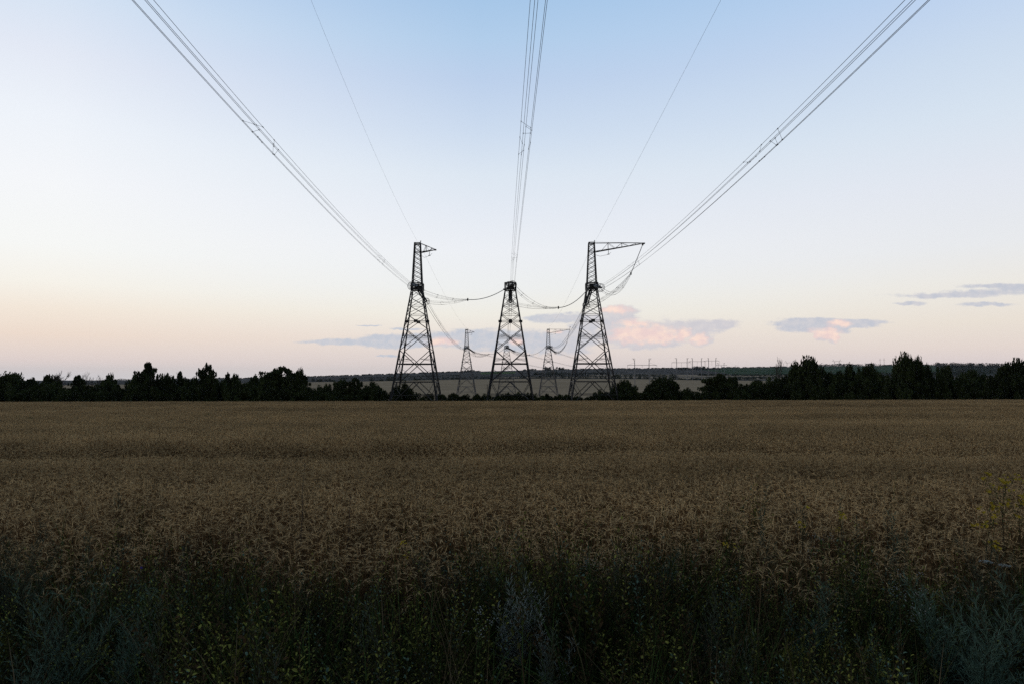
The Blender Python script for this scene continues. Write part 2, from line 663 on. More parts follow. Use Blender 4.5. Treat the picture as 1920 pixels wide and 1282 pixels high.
    for sy in (-1, 1):
        top = Vector((m1, sy * m1, zt - .05))
        low = Vector((mw(zlow), sy * mw(zlow), zlow))
        am.bar(low, tip, .15)
        am.bar(top, tip + Vector((0, 0, .12)), .09)
        ns = 3 if ln > 6 else 2
        for i in range(1, ns + 1):
            t0, t1 = (i - .5) / (ns + .6), i / (ns + .6)
            am.bar(low.lerp(tip, t0), top.lerp(tip, t1), .06)
            if i < ns + 1: am.bar(low.lerp(tip, t1), top.lerp(tip, t1), .06)
            am.bar(top.lerp(tip, t1), low.lerp(tip, (i + .5) / (ns + .6)), .05)
    nx = 8 if ln > 6 else 3
    for i in range(nx):
        t0, t1 = i / nx, (i + 1) / nx
        la, lb = Vector((mw(zlow), -mw(zlow), zlow)), Vector((mw(zlow), mw(zlow), zlow))
        am.bar(la.lerp(tip, t0), lb.lerp(tip, t1), .07)
        am.bar(lb.lerp(tip, t0), la.lerp(tip, t1), .07)
    am.box(tip, .5, .3, .3)
    ao = am.build('crossarm', M['steel'], root)
    hk = MB()
    t = .28 if ln > 6 else .6
    hp = Vector((mw(zlow), 0, zlow)).lerp(tip, t)
    hk.bar(hp, hp - Vector((0, 0, 1.0)), .09)
    hk.box(hp - Vector((0, 0, 1.05)), .45, .2, .12)
    hk.tube([(mw(zlow - .6), 0, zlow - .6), (mw(zlow) + (hp.x - mw(zlow)) * .4, 0, hp.z - 1.5), (hp.x, 0, hp.z - 1.1), (hp.x + .6, 0, hp.z - .6)], .035, 4)
    hk.build('wire_clamp', M['fitting'], ao)


GA = 'lattice anchor towers of the power line'
T1 = {'left': (-20.9, 150), 'mid': (-.35, 150), 'right': (17.6, 150)}
tl = empty('lattice_tower', (T1['left'][0], 150, g(T1['left'][0], 150)), 'nearer dark lattice tower with a tall mast and a short stubby arm', 'pylon', GA)
tower_parts(tl, True, (3.9, 34.1, 33.55))
tm = empty('lattice_tower', (T1['mid'][0], 150, g(T1['mid'][0], 150)), 'nearer dark flat-topped lattice tower without a mast, between its two masted neighbours', 'pylon', GA)
tower_parts(tm, False, None)
tr = empty('lattice_tower', (T1['right'][0], 150, g(T1['right'][0], 150)), 'nearer dark lattice tower whose mast carries a long tapering arm', 'pylon', GA)
tower_parts(tr, True, (11.6, 35.45, 33.55))
D2 = 341
S2 = .93
T2 = {}
for key, src, px, lab in (('left', tl, 875, 'distant grey lattice tower with a short stubby arm, between two nearer towers'),
                          ('mid', tm, 950, 'distant flat-topped lattice tower seen through the legs of the nearer flat-topped one'),
                          ('right', tr, 1028, 'distant grey lattice tower with a long arm, seen just left of the nearer long-armed tower')):
    x = P(px, 652, D2).x
    T2[key] = (x, D2)
    o = copy_tree(src)
    o.location = (x, D2, g(x, D2))
    o.scale = (S2, S2, S2)
    o['label'] = lab
    for ch in list(o.children_recursive):
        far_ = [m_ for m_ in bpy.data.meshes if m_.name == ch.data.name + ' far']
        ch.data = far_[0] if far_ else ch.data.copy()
        ch.data.materials[0] = M['steel_far']  # same tower type as the near row, only coloured paler to look fainter


# ------------------------------------------------------------------ insulators, jumpers, conductors
def ribbed(mb, a, b, r, n):
    a, b = Vector(a), Vector(b)
    pts, rad = [], []
    for i in range(n):
        for t, q in ((.05, .35), (.35, 1.0), (.6, .9), (.7, .35)):
            pts.append(a.lerp(b, (i + t) / n))
            rad.append(r * q)
    mb.tube(pts, rad, 6)


def insulator_string(a, b, label, group, ring_r=.85, r=.17, spread=.32, n=30, nstr=3):
    a, b = Vector(a), Vector(b)
    root = empty('insulator_string', a, label, 'insulator', group)
    d = (b - a).normalized()
    sx = d.cross(Vector((0, 0, 1))).normalized()
    up = sx.cross(d)
    offs = [sx * spread, -sx * spread, up * spread * .9][:nstr]
    for o in offs:
        mb = MB()
        ribbed(mb, a + o * .8 + d * .5, b + o - d * .5, r, n)
        mb.build('insulator', M['glass_insulator'], root, a)
    for e_, f_, k_ in ((a, d * .5, .8), (b, d * -.5, 1)):
        mb = MB()
        for o in offs:
            mb.bar(e_, e_ + o * k_ + f_, .09)
        mb.box(e_, .4, .4, .22)
        mb.build('yoke', M['fitting'], root, a)
    mb = MB()
    ax = d
    mb.ring(b - d * .1, ax, ring_r, .055)
    mb.ring(b - d * .6, ax, ring_r * .8, .04)
    for k in range(5):
        an = 6.283 * k / 5 + .3
        v = (sx * math.cos(an) + up * math.sin(an)) * ring_r
        mb.bar(b, b - d * .1 + v, .05)
    mb.build('corona_ring', M['fitting'], root, a)
    return root


def sagline(a, b, sag, n, t1=1.0):
    a, b = Vector(a), Vector(b)
    return [a.lerp(b, t) - Vector((0, 0, 4 * sag * t * (1 - t))) for t in [t1 * i / n for i in range(n + 1)]]





def bundle(path, label, group, r=.5, rad=.02, spacers=(), name='conductor_bundle', taper=None, nw=5, phase=28):
    """five parallel wires along a path, held apart by staggered spacers"""
    path = [Vector(p) for p in path]
    PENTA = [(math.cos(R(phase + 72 * q)), math.sin(R(phase + 72 * q))) for q in range(5)]
    root = empty(name, path[0], label, 'power line', group)
    k = len(path)

    def off(i, j):
        d = (path[min(i + 1, k - 1)] - path[max(i - 1, 0)]).normalized()
        sx = d.cross(Vector((0, 0, 1))).normalized()
        up = sx.cross(d)
        q = r * (taper(i / (k - 1)) if taper else 1)
        return (sx * PENTA[j][0] + up * PENTA[j][1]) * q
    for j in range(nw):
        mb = MB()
        mb.tube([p + off(i, j) for i, p in enumerate(path)], rad, 4)
        mb.build('wire', M['wire'], root, path[0])

    def at(s, j):
        f = s * (k - 1)
        i = min(int(f), k - 2)
        return (path[i] + off(i, j)).lerp(path[i + 1] + off(i + 1, j), f - i)
    for s, pairs in spacers:
        for ds, i, j in pairs:
            mb = MB()
            a, b = at(s + ds, i), at(s + ds, j)
            mb.bar(a, b, max(.016, rad * 1.1))
            d = (at(s + ds + .002, i) - at(s + ds, i)).normalized()
            for q in (a, b):
                mb.bar(q - d * .1, q + d * .1, max(.05, rad * 2.2))
            mb.build('spacer', M['fitting'], root, path[0])
    return root


GC, GW, GI, GJ = 'conductor bundles of the power line', 'ground wires of the power line', 'insulator strings on the lattice towers', 'jumper loops beside the lattice towers'
TXT = {'left': 'short-armed', 'mid': 'flat-topped', 'right': 'long-armed'}
YA, YB = 141.0, 159.0
ringA = {'left': P(772, 536.5, YA), 'mid': P(961, 534.5, YA), 'right': P(1126, 540, YA)}
ringB = {'left': P(799, 566, YB), 'mid': P(957, 568, YB), 'right': P(1099, 573, YB)}
clampC = {'left': P(877, 562, 150), 'mid': P(1047, 577, 150), 'right': P(1183, 513, 150)}
nodeZ = {k: g(T1[k][0], 150) + HN for k in T1}
for k in ('left', 'mid', 'right'):
    x = T1[k][0]
    zf = nodeZ[k]
    insulator_string((x + (.5 if k == 'right' else 0), 148.6, zf), ringA[k], 'triple glass insulator string with round guard ring, facing us on the nearer %s tower' % TXT[k], GI)
    insulator_string((x, 151.4, zf - .5), ringB[k], 'triple insulator string slanting down behind the nearer %s tower to a guard ring' % TXT[k], GI)

# conductors running from the towers over the viewer
DR = .0128
topspec = {'left': ((266, 0), (499, 262)), 'mid': ((1011, 0), (985, 265)), 'right': ((1722, 0), (1430, 285))}
SP = [(-.013, 0, 1), (-.008, 1, 4), (-.003, 2, 3), (.002, 0, 4), (.007, 2, 1), (.010, 4, 3), (.014, 0, 3)]


def solve(pt, X0, Y0):
    d = ray(*pt)
    r_ = d.x / d.y
    return (X0 + DR * Y0) / (r_ + DR)


ysol = {}
for k in ('left', 'right'):
    ysol[k] = [solve(p, ringA[k].x, YA) for p in topspec[k]]
ysol['mid'] = [(ysol['left'][i] + ysol['right'][i]) / 2 for i in range(2)]
for k in ('left', 'mid', 'right'):
    pa = ringA[k]
    q1 = P(*topspec[k][1], ysol[k][1])
    q0 = P(*topspec[k][0], ysol[k][0])
    cz = np.polyfit([pa.y, q1.y, q0.y], [pa.z, q1.z, q0.z], 2)
    cx = np.polyfit([pa.y, q1.y, q0.y], [pa.x, q1.x, q0.x], 1 if k != 'mid' else 2)
    path = [Vector((np.polyval(cx, y), y, np.polyval(cz, y))) for y in np.linspace(YA, -120, 110)]
    path[0] = pa
    L_ = YA + 120
    sps = [((YA - yy) / L_, SP) for yy in (ysol[k][1], ysol[k][1] + 52)]
    bundle(path, {'left': 'five-wire bundle sweeping up to the top left of the sky from the short-armed tower', 'mid': 'five-wire bundle rising almost straight overhead from the flat-topped tower',
                  'right': 'five-wire bundle sweeping up to the top right of the sky from the long-armed tower'}[k], GC, .46, .015, sps, phase={'left': 0, 'mid': 16, 'right': 52}[k])

# ground wires towards the viewer
for k, a, pts in (('left', P(782, 452, 150), ((583, 0), (693, 265))), ('right', P(1115, 455, 150), ((1352, 0), (1228, 240)))):
    ys = [solve(p, a.x, 150) for p in pts]
    q = [P(*p, y) for p, y in zip(pts, ys)]
    cz = np.polyfit([150, ys[1], ys[0]], [a.z, q[1].z, q[0].z], 2)
    cx = np.polyfit([150, ys[1], ys[0]], [a.x, q[1].x, q[0].x], 1)
    mb = MB()
    mb.tube([(np.polyval(cx, y), y, np.polyval(cz, y)) for y in np.linspace(150, -60, 70)], .011, 4)
    o = mb.build('ground_wire', M['wire'])
    tag(o, 'single thin wire rising towards us from the mast top of the nearer %s tower' % TXT[k], 'power line', GW)

# jumper loops and the strings that hold them out
def jumper(A, C, B, sagA, sagB, label, r=.42, rad=.018, n=14):
    A, C, B = Vector(A), Vector(C), Vector(B)
    p = sagline(A, C, sagA, n) + sagline(C, B, sagB, n)[1:]
    k = 2 * n
    sp = [(s, [(0, 0, 1), (.004, 2, 3), (-.005, 3, 4), (.008, 1, 2)]) for s in (.1, .22, .36, .64, .8)]
    bundle(p, label, GJ, r, rad, sp, 'jumper_loop', lambda t: .25 + .75 * min(1, abs(t - .5) * 3.2))


def support(a, b, sag, label, r=.10, n=40):
    """a long composite insulator that holds a jumper loop away from its tower"""
    pts = sagline(a, b, sag, n)
    root = empty('jumper_insulator', pts[0], label, 'insulator', 'insulators holding the jumper loops')
    mb = MB()
    pp, rr = [], []
    for i in range(n):
        for t, q in ((0, .55), (.5, 1)):
            pp.append(pts[i].lerp(pts[i + 1], t))
            rr.append(r * q)
    mb.tube(pp, rr, 5)
    mb.build('insulator', M['glass_insulator'], root, pts[0])
    mb = MB()
    mb.box(pts[-1], .28, .25, .6)
    mb.box(pts[0], .35, .35, .35)
    mb.build('clamp', M['fitting'], root, pts[0])


jumper(ringA['left'], clampC['left'], ringB['left'], .9, .55, 'looped jumper wires hanging in the gap right of the nearer short-armed tower')
jumper(ringA['mid'], clampC['mid'], ringB['mid'], 1.6, .5, 'looped jumper wires hanging in the gap right of the nearer flat-topped tower')
jumper(ringA['right'], clampC['right'], ringB['right'], 2.6, 1.4, 'looped jumper wires curving up under the long arm of the nearer tower')
support(P(945, 543, 150), clampC['left'], .7, 'long sagging insulator from the nearer flat-topped tower to the jumper loop on its left')
support(P(1100, 545, 150), clampC['mid'], .9, 'long sagging insulator from the nearer long-armed tower to the jumper loop on its left')
support(P(1205, 459, 150), clampC['right'], .05, 'slanting insulator hanging from the tip of the nearer long arm')

# second row
YA2, YB2 = 333.5, 349.5
rA2 = {'left': P(871, 655, YA2), 'mid': P(951, 651, YA2), 'right': P(1034, 651, YA2)}
rB2 = {'left': P(889, 661, YB2), 'mid': P(964, 659, YB2), 'right': P(1042, 661.5, YB2)}
C2 = {'left': P(917, 663.7, 343), 'mid': P(993, 665, 343), 'right': P(1063, 641.5, 341)}
for k in T2:
    x = T2[k][0]
    z2 = g(x, D2) + HN * S2
    insulator_string((x, D2 - 1.3, z2), rA2[k], 'insulator string on the front of the distant %s tower' % TXT[k], GI, .75, .19, .32, 18)
    insulator_string((x + .8, D2 + 1.3, z2 - .4), rB2[k], 'insulator string slanting down to the right of the distant %s tower' % TXT[k], GI, .7, .2, .34, 18)
jumper(rA2['left'], C2['left'], rB2['left'], 2.2, .5, 'looped jumper wires hanging right of the distant short-armed tower', .4, .03)
jumper(rA2['mid'], C2['mid'], rB2['mid'], 2.0, .6, 'looped jumper wires hanging right of the distant flat-topped tower', .4, .03)
jumper(rA2['right'], C2['right'], rB2['right'], 3.6, 1.6, 'looped jumper wires curving up under the arm of the distant long-armed tower', .4, .03)
support(P(944, 655, D2), C2['left'], .8, 'sagging insulator from the distant flat-topped tower to the jumper loop on its left', .10)
support(P(1022, 651, D2), C2['mid'], 1.0, 'sagging insulator from the distant long-armed tower to the jumper loop on its left', .10)
support(P(1069, 613, D2), C2['right'], .05, 'thin insulator hanging from the tip of the distant long arm', .10)
for k in T2:
    path = sagline(ringB[k], rA2[k], {'left': 2.4, 'mid': 2.0, 'right': 3.4}[k], 40)
    sps = [(s, SP) for s in (.2, .5, .8)]
    bundle(path, 'five-wire bundle sagging from the nearer %s tower to the distant one behind it' % TXT[k], GC, .45, .024, sps)
for k, a, b in (('left', P(795, 474, 150), P(876, 616, D2)), ('right', P(1102, 478, 150), P(1029, 613, D2))):
    mb = MB()
    mb.tube(sagline(a, b, 2.2, 36), .014, 4)
    o = mb.build('ground_wire', M['wire'])
    tag(o, 'faint single wire from the nearer %s tower down to the distant one' % TXT[k], 'power line', GW)

# ------------------------------------------------------------------ far portal pylons
GP = 'portal pylons crossing the far fields'


def portal(posts, topy, beamy, ends, hang, Y, label, rad=.42, thick=.45):
    xs = [P(p, beamy, Y).x for p in posts]
    zt, zb = P(960, topy, Y).z, P(960, beamy, Y).z
    xm = sum(xs) / len(xs)
    root = empty('portal_pylon', (xm, Y, g(xm, Y)), label, 'pylon', GP)
    o = root.location.copy()
    sc_ = Y / 1280
    for i, x in enumerate(xs):
        mb = MB()
        s = -1 if i == 0 else 1
        zk = zb + (zt - zb) * .45
        mb.tube([(x, Y, g(x, Y) - 1), (x, Y, zb), (x, Y, zk)], [rad * 1.2, rad, rad * .9], 6)
        mb.build('post', M['concrete'], root, o)
        mb = MB()
        w_ = (xs[-1] - xs[0]) * .16 if len(xs) > 1 else 3
        mb.bar((x, Y, zk), (x + s * w_ * .5, Y, zt), thick * 1.0)
        mb.bar((x - s * w_ * .2, Y, zt), (x + s * w_ * 1.1, Y, zt), thick * .8)
        mb.bar((x, Y, zk), (x - s * w_ * .15, Y, zt), thick * .7)
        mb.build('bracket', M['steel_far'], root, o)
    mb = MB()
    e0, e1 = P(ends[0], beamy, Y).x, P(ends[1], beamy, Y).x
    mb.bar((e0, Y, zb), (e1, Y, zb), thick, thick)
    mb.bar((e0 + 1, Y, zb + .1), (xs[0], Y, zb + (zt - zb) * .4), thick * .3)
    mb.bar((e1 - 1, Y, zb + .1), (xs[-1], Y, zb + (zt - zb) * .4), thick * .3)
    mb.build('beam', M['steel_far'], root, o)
    for x in (e0, (e0 + e1) / 2, e1):
        mb = MB()
        ribbed(mb, (x, Y, zb), (x, Y, zb - hang * sc_), thick * .5, 8)
        mb.build('insulator', M['glass_insulator'], root, o)
    return root


portal((1190, 1217), 672, 684, (1176.5, 1231.5), 15, 900, 'largest and nearest portal pylon beside the long-armed tower, alone on its two posts')
portal((1268.7, 1288.3), 671.3, 679.3, (1259.5, 1296), 10, 1290, 'portal pylon on two posts, leftmost of the three overlapping above the field', .5, .55)
portal((1298.5, 1315), 671.3, 677.3, (1291.5, 1323), 9, 1440, 'portal pylon in the middle of the three overlapping ones above the dark knoll', .55, .55)
portal((1328.5, 1342), 671, 676.2, (1321, 1348.5), 9, 1660, 'portal pylon on two posts, rightmost of the three overlapping ones', .6, .6)
portal((1346.5, 1357.5), 680, 684.3, (1342, 1363), 7, 2300, 'small far portal pylon right behind the three overlapping ones', .6, .7)


def pole(px, topy, Y, arm, label, material, rad=.7, dz=1.0):
    x = P(px, topy, Y).x
    zt = P(px, topy, Y).z
    root = empty('utility_pole', (x, Y, g(x, Y)), label, 'utility pole', 'far poles on the skyline')
    o = root.location.copy()
    mb = MB()
    mb.tube([(x, Y, g(x, Y) - 1), (x, Y, zt)], [rad, rad * .7], 5)
    mb.build('post', material, root, o)
    mb = MB()
    z = zt - dz * Y / 1280
    mb.bar((x + arm[0] * Y / 1280, Y, z), (x + arm[1] * Y / 1280, Y, z), rad * .8)
    mb.build('crossarm', material, root, o)


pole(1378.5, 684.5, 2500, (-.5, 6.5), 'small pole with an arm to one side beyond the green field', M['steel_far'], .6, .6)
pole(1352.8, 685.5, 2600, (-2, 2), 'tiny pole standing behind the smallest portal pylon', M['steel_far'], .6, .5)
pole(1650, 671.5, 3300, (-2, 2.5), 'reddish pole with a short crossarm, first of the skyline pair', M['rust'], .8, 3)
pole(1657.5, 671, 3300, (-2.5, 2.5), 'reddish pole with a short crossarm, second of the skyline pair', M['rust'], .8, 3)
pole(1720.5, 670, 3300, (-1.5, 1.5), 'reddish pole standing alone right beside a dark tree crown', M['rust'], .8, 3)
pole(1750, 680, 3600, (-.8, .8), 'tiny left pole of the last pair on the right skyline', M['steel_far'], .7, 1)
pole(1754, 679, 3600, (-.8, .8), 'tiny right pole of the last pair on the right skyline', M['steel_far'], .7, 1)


def ypylon(px, topy, Y, wpx, label):
    x, zt = P(px, topy, Y).x, P(px, topy, Y).z
    s = Y / 1280
    root = empty('portal_pylon', (x, Y, g(x, Y)), label, 'pylon', GP)
    o = root.location.copy()
    zb = g(x, Y)
    zm = zt - 4.2 * s
    for q in (-1, 1):
        mb = MB()
        mb.bar((x + q * wpx * .36 * s, Y, zb - 1), (x + q * wpx * .28 * s, Y, zm), 1.1)
        mb.bar((x + q * wpx * .28 * s, Y, zm), (x + q * wpx * .5 * s, Y, zt), .8)
        mb.bar((x + q * wpx * .28 * s, Y, zm), (x + q * wpx * .6 * s, Y, zm + 1.2 * s), .8)
        mb.build('leg', M['steel_far'], root, o)
    mb = MB()
    mb.bar((x - wpx * .28 * s, Y, zm), (x, Y, zm + .9 * s), .9)
    mb.bar((x, Y, zm + .9 * s), (x + wpx * .28 * s, Y, zm), .9)
    mb.build('beam', M['steel_far'], root, o)


ypylon(1480, 676, 3300, 15, 'far Y-armed portal pylon just left of the broad dark tree')
ypylon(1569, 673.5, 3200, 15, 'far Y-armed portal pylon standing alone over the green field')

# lines from the second row down to the nearest portal
for k, px in (('left', 1177), ('mid', 1204), ('right', 1231)):
    path = sagline(rB2[k], P(px, 699, 900), {'left': 6, 'mid': 5, 'right': 4}[k], 40)
    bundle(path, 'thin conductor lines falling away from the distant %s tower to the far portal pylon' % TXT[k], GC, .42, .03, (), nw=3)

# thin post between the towers
px_, pz_ = P(913.5, 720, 230), 0
mb = MB()
mb.tube([(px_.x, 230, g(px_.x, 230) - .5), (px_.x + .05, 230, px_.z)], [.13, .10], 6)
mb.box((px_.x + .05, 230, px_.z - .2), .4, .12, .12)
tag(mb.build('field_post', M['bark']), 'thin bare wooden post in the field beside the nearer flat-topped tower', 'post')

#PART3
# ------------------------------------------------------------------ trees and bushes
def leaves(centers, size, rs, stretch=1.0, flat=.0):
    """rhombic leaf sprays at the given centres"""
    n = len(centers)
    a = rs.normal(size=(n, 3))
    a /= np.linalg.norm(a, axis=1)[:, None]
    b = rs.normal(size=(n, 3))
    b -= a * (a * b).sum(1)[:, None]
    b /= np.linalg.norm(b, axis=1)[:, None]
    s = size * rs.uniform(.55, 1.35, n)[:, None]
    a, b = a * s, b * s * .6 * stretch
    V = np.stack([centers - a, centers - b * .9, centers + a, centers + b], 1).reshape(-1, 3)
    F = np.arange(4 * n).reshape(n, 4)
    return V, F


def crown_points(kind, rs, nb, nl):
    C, Rr = [], []
    for i in range(nb):
        if kind == 'bush':
            th, rr = rs.uniform(0, 6.283), math.sqrt(rs.uniform(0, 1)) * .78
            top = math.sqrt(max(0, 1 - rr * rr)) * .78
            c = (rr * math.cos(th), rr * math.sin(th), rs.uniform(.05, top + .08))
            r = rs.uniform(.16, .32)
            C.append(c); Rr.append((r, r, r * .75))
        elif kind == 'round':
            v = rs.normal(size=3)
            v = v / np.linalg.norm(v) * rs.uniform(.35, 1) ** .6
            r = rs.uniform(.17, .34)
            C.append((v[0] * .72, v[1] * .72, .58 + v[2] * .34)); Rr.append((r, r, r * .6))
        elif kind in ('spire', 'multi'):
            # ragged upright heads: leaf masses along separate rising branches
            heads = [(0, 0, 1.0, 1.0)] if kind == 'spire' else [(-.36, .08, .84, .72), (.0, -.1, .97, .75), (.36, .12, .88, .72)]
            hx, hy, ht, hw_ = heads[i % len(heads)]
            t = (i / nb) ** .9
            th = i * 2.4 + rs.uniform(-.7, .7)
            prof = min(1, (1 - t) / .42) ** .7 + .04 if kind == 'spire' else min(1, (1 - t) / .25) ** .6 + .05
            ln = prof * hw_ * rs.uniform(.3, 1.15)
            for q in np.linspace(.15, 1, 4):
                r = (.15 - .06 * q) * rs.uniform(.6, 1.4) * (1.25 - .6 * t)
                C.append((hx + ln * q * math.cos(th), hy + ln * q * math.sin(th), ht * (.08 + .88 * t) + ln * q * .06))
                Rr.append((r * 1.25, r * 1.25, r * .7))
    if kind == 'multi':
        for i in range(30):
            v = rs.normal(size=3)
            v = v / np.linalg.norm(v) * rs.uniform(0, 1) ** .5
            r = rs.uniform(.16, .26)
            C.append((v[0] * .62, v[1] * .4, .45 + v[2] * .34)); Rr.append((r, r, r * .6))
    C, Rr = np.array(C), np.array(Rr)
    i = rs.integers(0, len(C), nl)
    d = rs.normal(size=(nl, 3))
    d /= np.linalg.norm(d, axis=1)[:, None]
    d *= (rs.uniform(.25, 1.12, nl) ** .7)[:, None]
    p = C[i] + d * Rr[i]
    p = p[p[:, 2] > .0]
    p[:, 2] /= np.quantile(p[:, 2], .998)
    p[:, :2] /= np.quantile(np.hypot(p[:, 0], p[:, 1]), .99)
    return p


def crown_mesh(name, kind, seed, nb, nl, size):
    rs = np.random.default_rng(seed)
    p = crown_points(kind, rs, nb, nl)
    V, F = leaves(p, size, rs)
    fm = (rs.random(len(F)) < .3).astype(int)
    # clumps share a tone
    cl = np.sin(p[:, 0] * 7 + seed) + np.sin(p[:, 1] * 6) + np.sin(p[:, 2] * 9 + seed * 2) > .9
    fm = np.where(cl, 1, fm)
    return np_mesh(name, V, F, [M['leaf_dark'], M['leaf_mid']], fm)


def trunk_mesh(name, seed, kind):
    r_ = random.Random(seed)
    mb = MB()
    top = {'spire': .9, 'round': .62, 'multi': .45, 'bush': .3}[kind]
    pts = [Vector((r_.uniform(-.02, .02) * i, r_.uniform(-.02, .02) * i, -.03 + top * i / 6)) for i in range(7)]
    mb.tube(pts, [.055 * (1 - .75 * i / 6) for i in range(7)], 7)
    for k in range(8):
        t = r_.randrange(2, 6)
        a = pts[t]
        th = r_.uniform(0, 6.28)
        e = a + Vector((math.cos(th) * r_.uniform(.25, .6), math.sin(th) * r_.uniform(.25, .6), r_.uniform(.1, .3)))
        m_ = a.lerp(e, .5) + Vector((0, 0, -.03))
        mb.tube([a, m_, e], [.024, .015, .005], 5)
    o = mb.build(name, M['bark'], link=False)
    return o.data


CR = {}
for kind, n, nb, nl, size in (('round', 5, 34, 5200, .062), ('spire', 4, 40, 6500, .05), ('multi', 4, 60, 8000, .046)):
    CR[kind] = [(crown_mesh('crown_leaves', kind, 11 * i + len(kind), nb, nl, size), trunk_mesh('trunk_wood', i + 3, kind)) for i in range(n)]
BU = [crown_mesh('bush_leaves', 'bush', 90 + i, 26, 4200, .066) for i in range(8)]
cnt = [0]


def tree(px, topy, hw, Y, kind, label, cat='tree', group='trees in the hedge line', name='hedgerow_tree', var=None, basez=None):
    top = P(px, topy, Y)
    zb = g(top.x, Y)
    h = (top.z - zb)
    w_ = hw * Y / 1280 * (1.35 if kind == 'spire' else 1.15 if kind == 'multi' else 1)
    i = cnt[0]
    cnt[0] += 1
    cm, tm_ = CR[kind][(var if var is not None else i) % len(CR[kind])]
    root = empty(name, (top.x, Y, zb), label, cat, group)
    root.rotation_euler.z = (i * 2.4) % 6.28 if kind != 'multi' else random.uniform(-.3, .3)
    c_ = bpy.data.objects.new('crown', cm)
    t_ = bpy.data.objects.new('trunk', tm_)
    for o in (c_, t_):
        COL.objects.link(o)
        o.parent = root
    c_.scale = t_.scale = (w_, w_, h)
    return root


TREES = [
    (22, 699, 24, 152, 'round', 'dark rounded tree with a stacked crown at the far left end of the hedge'),
    (95, 704, 20, 156, 'round', 'low rounded tree in front of the first leafless tree'),
    (62, 710, 12, 165, 'round', 'small round tree beside the stacked dark tree at the far left'),
    (147, 704, 15, 154, 'spire', 'small pointed tree between the two leafless trees'),
    (206, 703, 17, 158, 'round', 'small flat-topped tree right of the second leafless tree'),
    (278, 681, 24, 150, 'spire', 'tall ragged pointed tree, highest in the left part of the hedge'),
    (258, 700, 15, 153, 'round', 'dark shoulder tree leaning against the tall ragged pointed one'),
    (312, 701, 13, 156, 'round', 'small tree right beside the tall ragged pointed one'),
    (338, 697, 13, 154, 'spire', 'small pointed tree midway between the two tall left trees'),
    (387, 683, 17, 151, 'multi', 'tall tree with upright ragged branches, second highest in the left part of the hedge'),
    (427, 699, 8, 154, 'spire', 'thin pointed sapling right of the upright ragged tree'),
    (441, 702, 10, 155, 'round', 'small tufted tree at the gap before the broad tree'),
    (526, 689, 44, 150, 'multi', 'broad dark tree with several heads left of the open far field'),
    (497, 704, 20, 153, 'round', 'lower left shoulder tree of the broad many-headed tree'),
    (563, 693, 15, 149, 'round', 'feathery upright tree at the right side of the broad many-headed tree'),
    (637, 711, 12, 151, 'round', 'narrow dark tree standing between the broad tree and the first tower'),
    (664, 709, 22, 149.5, 'multi', 'wide dark tree nearest to the short-armed tower on its left'),
    (1168, 713, 26, 149, 'round', 'dark rounded tree overlapping the foot of the long-armed tower'),
    (1237, 708, 36, 150, 'round', 'dome-shaped dark tree standing free in front of the portal pylon'),
    (1345, 702, 34, 150, 'multi', 'dark tree with a lumpy top below the three portal pylons'),
    (1366, 706, 16, 151, 'round', 'leaning shoulder tree on the right of the lumpy dark tree'),
    (1420, 713, 20, 153, 'round', 'low round tree at the left start of the solid right hedge'),
    (1511, 670, 31, 150, 'round', 'broad dark tree rising highest at the start of the right hedge'),
    (1490, 684, 18, 152, 'round', 'left shoulder tree of the broad tree in the right hedge'),
    (1592, 685, 13, 153, 'round', 'rounded sapling right of the broad tree in the right hedge'),
    (1620, 685, 11, 154, 'round', 'first of two thin ragged saplings in the middle of the right hedge'),
    (1634, 683, 11, 154, 'round', 'second of two thin ragged saplings in the middle of the right hedge'),
    (1693, 663, 21, 149, 'round', 'tallest tree of the right hedge, standing well above its neighbours'),
    (1718, 671, 15, 150, 'round', 'rounded tree pressed against the tallest tree of the right hedge'),
    (1738, 686, 11, 153, 'round', 'small round tree a little right of the tallest tree of the right hedge'),
    (1770, 686, 14, 154, 'round', 'small rounded tree in the dip of the right hedge'),
    (1822, 694, 18, 156, 'round', 'low tree in front of the far wooded ridge at the right'),
    (1906, 674, 30, 150, 'round', 'dark tree cut by the right border of the view'),
    (1884, 684, 18, 152, 'round', 'dark shoulder tree next to the one at the right border'),
]
for t in TREES:
    tree(*t[:5], t[5])


def bare(px, topy, hw, Y, seed, label):
    r_ = random.Random(seed)
    top = P(px, topy, Y)
    zb = g(top.x, Y)
    h = top.z - zb
    w_ = hw * Y / 1280
    root = empty('bare_tree', (top.x, Y, zb), label, 'tree', 'leafless trees in the hedge line')
    tb, br = MB(), MB()

    def grow(p, d, ln, rad, depth, mb):
        pts, rr = [p.copy()], [rad]
        for i in range(4):
            d = (d + Vector((r_.gauss(0, .16), r_.gauss(0, .16), r_.gauss(.03, .1)))).normalized()
            p = p + d * ln / 4
            pts.append(p.copy())
            rr.append(rad * (1 - .16 * (i + 1)))
        mb.tube(pts, rr, 5 if depth < 2 else 3, cap=False)
        if depth > 4: return
        for k in range(3 if depth < 4 else 2):
            q = pts[r_.choice([2, 3, 4])] if k else pts[-1]
            a = r_.uniform(0, 6.28)
            sp_ = r_.uniform(.35, .8)
            nd = (d + Vector((math.cos(a) * sp_, math.sin(a) * sp_, r_.uniform(-.1, .3)))).normalized()
            grow(q, nd, ln * r_.uniform(.6, .82), rad * .7, depth + 1, br)
    grow(Vector((0, 0, -.1)), Vector((0, 0, 1)), h * .4, .24, 0, tb)
    mx = max(abs(p[0]) for p in br.v)
    mz = max(p[2] for p in br.v)
    for m_ in (tb, br):
        m_.v = [(p[0] * w_ / mx, p[1] * w_ / mx, p[2] * h / mz) for p in m_.v]
    tb.build('trunk', M['deadwood'], root)
    br.build('branches', M['deadwood'], root)


